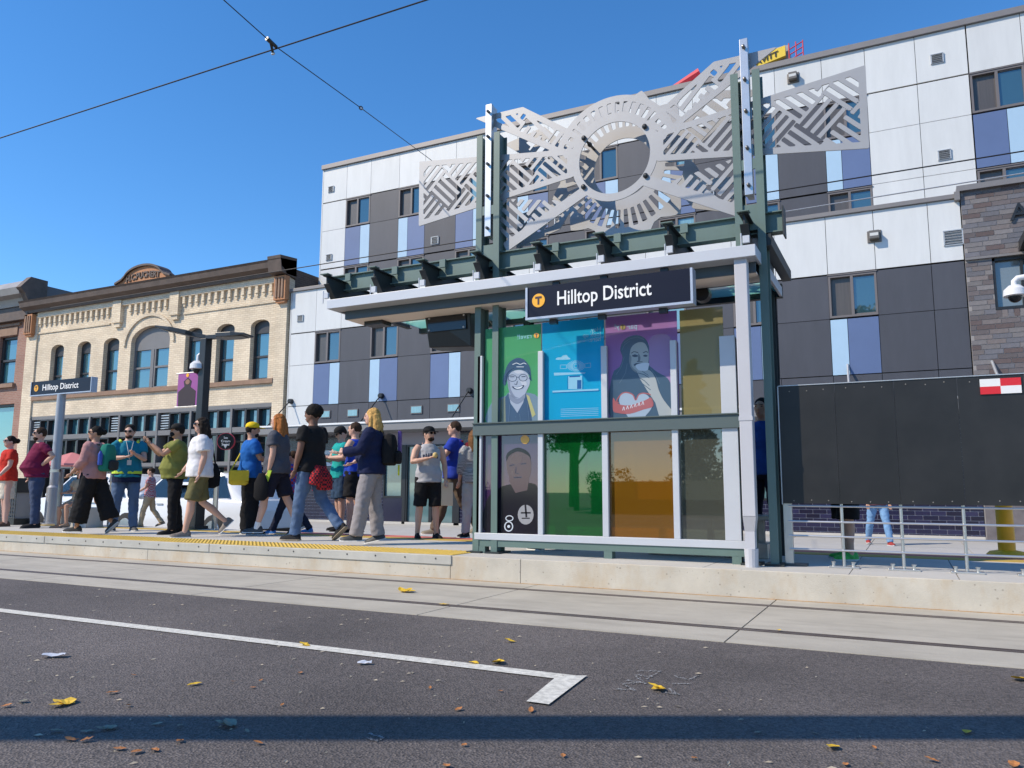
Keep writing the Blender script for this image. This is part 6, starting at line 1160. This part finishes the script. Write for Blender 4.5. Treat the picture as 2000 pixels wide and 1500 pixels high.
person(925, 1050, 838, 120, 'person with long brown hair and grey leggings beside the shelter post', ST, DOWN, 'light', ('long', 'long'), plaid('stripegrey', (0.45, 0.45, 0.47), (0.12, 0.12, 0.14), (1, 1, 1), 40), 1.6, W_((0.38, 0.39, 0.40), 'legging'), 1.0, BLKC, SOLEW, loose=.01)
# people behind the glass and behind the fence
person(1078, 1079, 772, 120, 'dark clothed person standing behind the blue glass pane', ST, DOWN, 'tan', ('black', 'short'), W_((0.02, 0.02, 0.03), 'darktop'), .6, BLKC, 1.0, BLKC, SOLEW, pos=Vector((onZ(1078, 1078, PZ).x-.15, 8.75, PZ)), height=1.78)
person(1490, 1080, 780, 250, 'person in blue shirt standing behind the right shelter posts', ST, DOWN, 'tan', ('black', 'short'), W_((0.02, 0.07, 0.30), 'bluework'), .6, W_((0.012, 0.014, 0.03), 'navytr'), 1.0, BLKC, SOLEB, pos=Vector((onY(1492, 900, 9.5).x, 9.5, PZ)), height=1.8)
person(1655, 1092, 800, 200, 'person in black shorts and green trainers behind the black panels', ST, DOWN, 'light', ('brown', 'short'), W_((0.05, 0.05, 0.06), 'darktop2'), .6, BLKC, .55, mat('shoe_green', (0.05, 0.42, 0.06), 0.5, var=.6, scale=35), SOLEW, wide=.04, height=1.6, footw=0)
person(1718, 1064, 880, 285, 'person in light blue jeans and red shoes on the far pavement', dict(L=(14, 6, 4), R=(-12, 6, 10)), DOWN, 'tan', ('brown', 'short'), W_((0.10, 0.04, 0.05), 'plum'), .6, mat('light_denim', (0.16, 0.30, 0.50), 0.85, var=.25, scale=5), 1.0, mat('shoe_red', (0.35, 0.04, 0.03), 0.5), SOLEW, ground=-.164, height=1.7, pos=onZ(1718, 1064, -.164))
# ================================================================ leaves and litter on the road
LY = mat('leaf_fallen_yellow', (0.72, 0.46, 0.03), 0.6, var=.25, scale=30); LO = mat('leaf_fallen_orange', (0.42, 0.17, 0.05), 0.7, var=.3, scale=30); LG = mat('leaf_fallen_grey', (0.26, 0.25, 0.18), 0.7, var=.3, scale=30)
def leaf(px, py, size, m, label, group, seed, kind=0):
    rg = random.Random(seed); p = onZ(px, py, 0.006); mb = MB(); n = 7; lobes = 1 if kind == 0 else 3
    for l in range(lobes):
        a0 = rg.uniform(0, 6.28) if l == 0 else a0+rg.uniform(.6, 1.2); L_ = size*rg.uniform(.8, 1.1); wd = size*rg.uniform(.22, .34); cu = rg.uniform(.0, .28)*size; rows = []
        for i in range(n):
            t = i/(n-1); w_ = wd*math.sin(math.pi*min(1, t*.96+.03))**.8; y = L_*(t-.15); z = cu*(t**2)+.002; up_ = rg.uniform(.05, .45)*w_
            rows.append([(-w_, y, z+up_), (0, y, z), (w_, y, z+up_*.8)])
        vs = [q for r in rows for q in r]; vs = [(x*math.cos(a0)-y*math.sin(a0), x*math.sin(a0)+y*math.cos(a0), z) for x, y, z in vs]
        mb.add(vs, [f for i in range(n-1) for f in ((3*i, 3*i+1, 3*i+4, 3*i+3), (3*i+1, 3*i+2, 3*i+5, 3*i+4))])
    mb.tube([(0, 0, .003), (size*.25*math.cos(seed), size*.3*math.sin(seed), .004)], size*.015, 5)
    o = obj('fallen_leaf', mb, m, label=label, cat='leaf', group=group); o.location = p; o.location.z = .012 if py < 1300 and py < 1131+px*.09 else .005; return o
gy, go, gg = 'yellow leaves on the road', 'brown leaves on the road', 'grey leaves on the road'
for i, (x, y, s, k) in enumerate(((132, 1375, .10, 1), (370, 1338, .07, 0), (602, 1261, .09, 0), (932, 1296, .08, 0), (967, 1293, .08, 1), (787, 1157, .14, 1), (872, 1182, .09, 0), (1295, 1345, .085, 1), (1987, 1325, .10, 1), (1520, 1232, .05, 0), (1632, 1457, .07, 0), (1890, 1427, .06, 0), (1003, 1253, .07, 0))):
    leaf(x, y, s, LY, 'bright yellow fallen leaf lying on the road', gy, i+1, k)
for i, (x, y, s) in enumerate(((230, 1351, .06), (265, 1319, .035), (586, 1313, .045), (507, 1330, .03), (498, 1342, .03), (145, 1445, .06), (160, 1447, .05), (243, 1462, .05), (355, 1445, .045), (1037, 1390, .05), (1652, 1491, .04), (1830, 1487, .05), (1980, 1497, .06), (870, 1494, .05), (5, 1380, .05), (840, 1345, .03), (891, 1387, .045), (549, 1378, .03), (253, 1377, .035), (307, 1466, .04), (511, 1452, .04), (275, 1466, .05), (903, 1456, .03), (980, 1349, .03), (458, 1331, .025), (1360, 1480, .03), (1710, 1462, .03), (1100, 1478, .03))):
    leaf(x, y, s, LO, 'small curled brown fallen leaf on the asphalt', go, i+40, 0)
for i, (x, y, s) in enumerate(((455, 1417, .09), (215, 1424, .06), (120, 1427, .05), (300, 1415, .045), (355, 1416, .04), (40, 1369, .05), (180, 1428, .05), (485, 1430, .03), (1485, 1430, .03))):
    leaf(x, y, s, LG, 'dry grey green fallen leaf on the asphalt', gg, i+90, 1 if s > .055 else 0)
rg = random.Random(11); mb = MB()
for _ in range(420):
    x, y = rg.uniform(-7, 1.5), rg.uniform(1.6, 5.1)
    s, a_ = rg.uniform(.004, .02), rg.uniform(0, 3.14); q = s*rg.uniform(.15, .5); c_, d_ = math.cos(a_), math.sin(a_)
    mb.add([(x-c_*s, y-d_*s, .004), (x+d_*q, y-c_*q, .005), (x+c_*s, y+d_*s, .006), (x-d_*q, y+c_*q, .009)], [(0,1,2,3)])
obj('road_debris', mb, mat('debris', (0.42, 0.36, 0.27), 0.8, var=.4, scale=3), kind='stuff', label='tiny twigs and leaf crumbs scattered over the asphalt', cat='debris')
for (x, y, s, lb) in ((105, 1282, .09, 'crumpled clear plastic scrap on the road beside the yellow leaf'), (712, 1296, .055, 'flat white paper scrap near the white road line')):
    p = onZ(x, y, .006); mb = MB(); g_ = random.Random(x); nn = 5
    vs = [(s*(i/(nn-1)-.5)*1.4, s*(j/(nn-1)-.5)*.7, .004+g_.uniform(0, .014)) for i in range(nn) for j in range(nn)]; mb.add(vs, [(i*nn+j, i*nn+j+1, (i+1)*nn+j+1, (i+1)*nn+j) for i in range(nn-1) for j in range(nn-1)])
    o = obj('litter_scrap', mb, mat('scrap_white', (0.62, 0.64, 0.68), 0.4), label=lb, cat='litter'); o.location = p; o.rotation_euler.z = .6
# faded utility paint marks
MARK = mat('faded_mark', (0.33, 0.33, 0.33), 0.9, var=.5, scale=60); mb = MB(); rg = random.Random(5)
def mark(pts):
    for (x0, y0), (x1, y1) in zip(pts[:-1], pts[1:]):
        N = 22
        for i in range(N):
            t = (i+rg.uniform(-.3, .3))/N; p = onZ(x0+(x1-x0)*t+rg.uniform(-2, 2), y0+(y1-y0)*t+rg.uniform(-1.2, 1.2), .0045); s = rg.uniform(.002, .0065); mb.add([(p.x-s, p.y-s*.7, .0045), (p.x+s, p.y-s*.5, .0045), (p.x+s*.8, p.y+s, .0045), (p.x-s*.6, p.y+s*.8, .0045)], [(0,1,2,3)])
mark([(1204, 1345), (1240, 1348), (1215, 1335), (1248, 1333)]); mark([(1225, 1328), (1262, 1335), (1240, 1318), (1275, 1322)]); mark([(1245, 1310), (1290, 1310), (1262, 1326)]); mark([(1300, 1352), (1325, 1356), (1305, 1345)]); mark([(1312, 1335), (1350, 1335)]); mark([(1318, 1320), (1345, 1328), (1365, 1318)]); mark([(720, 1432), (748, 1440), (735, 1447), (715, 1440)])
obj('utility_mark', mb, MARK, kind='structure')
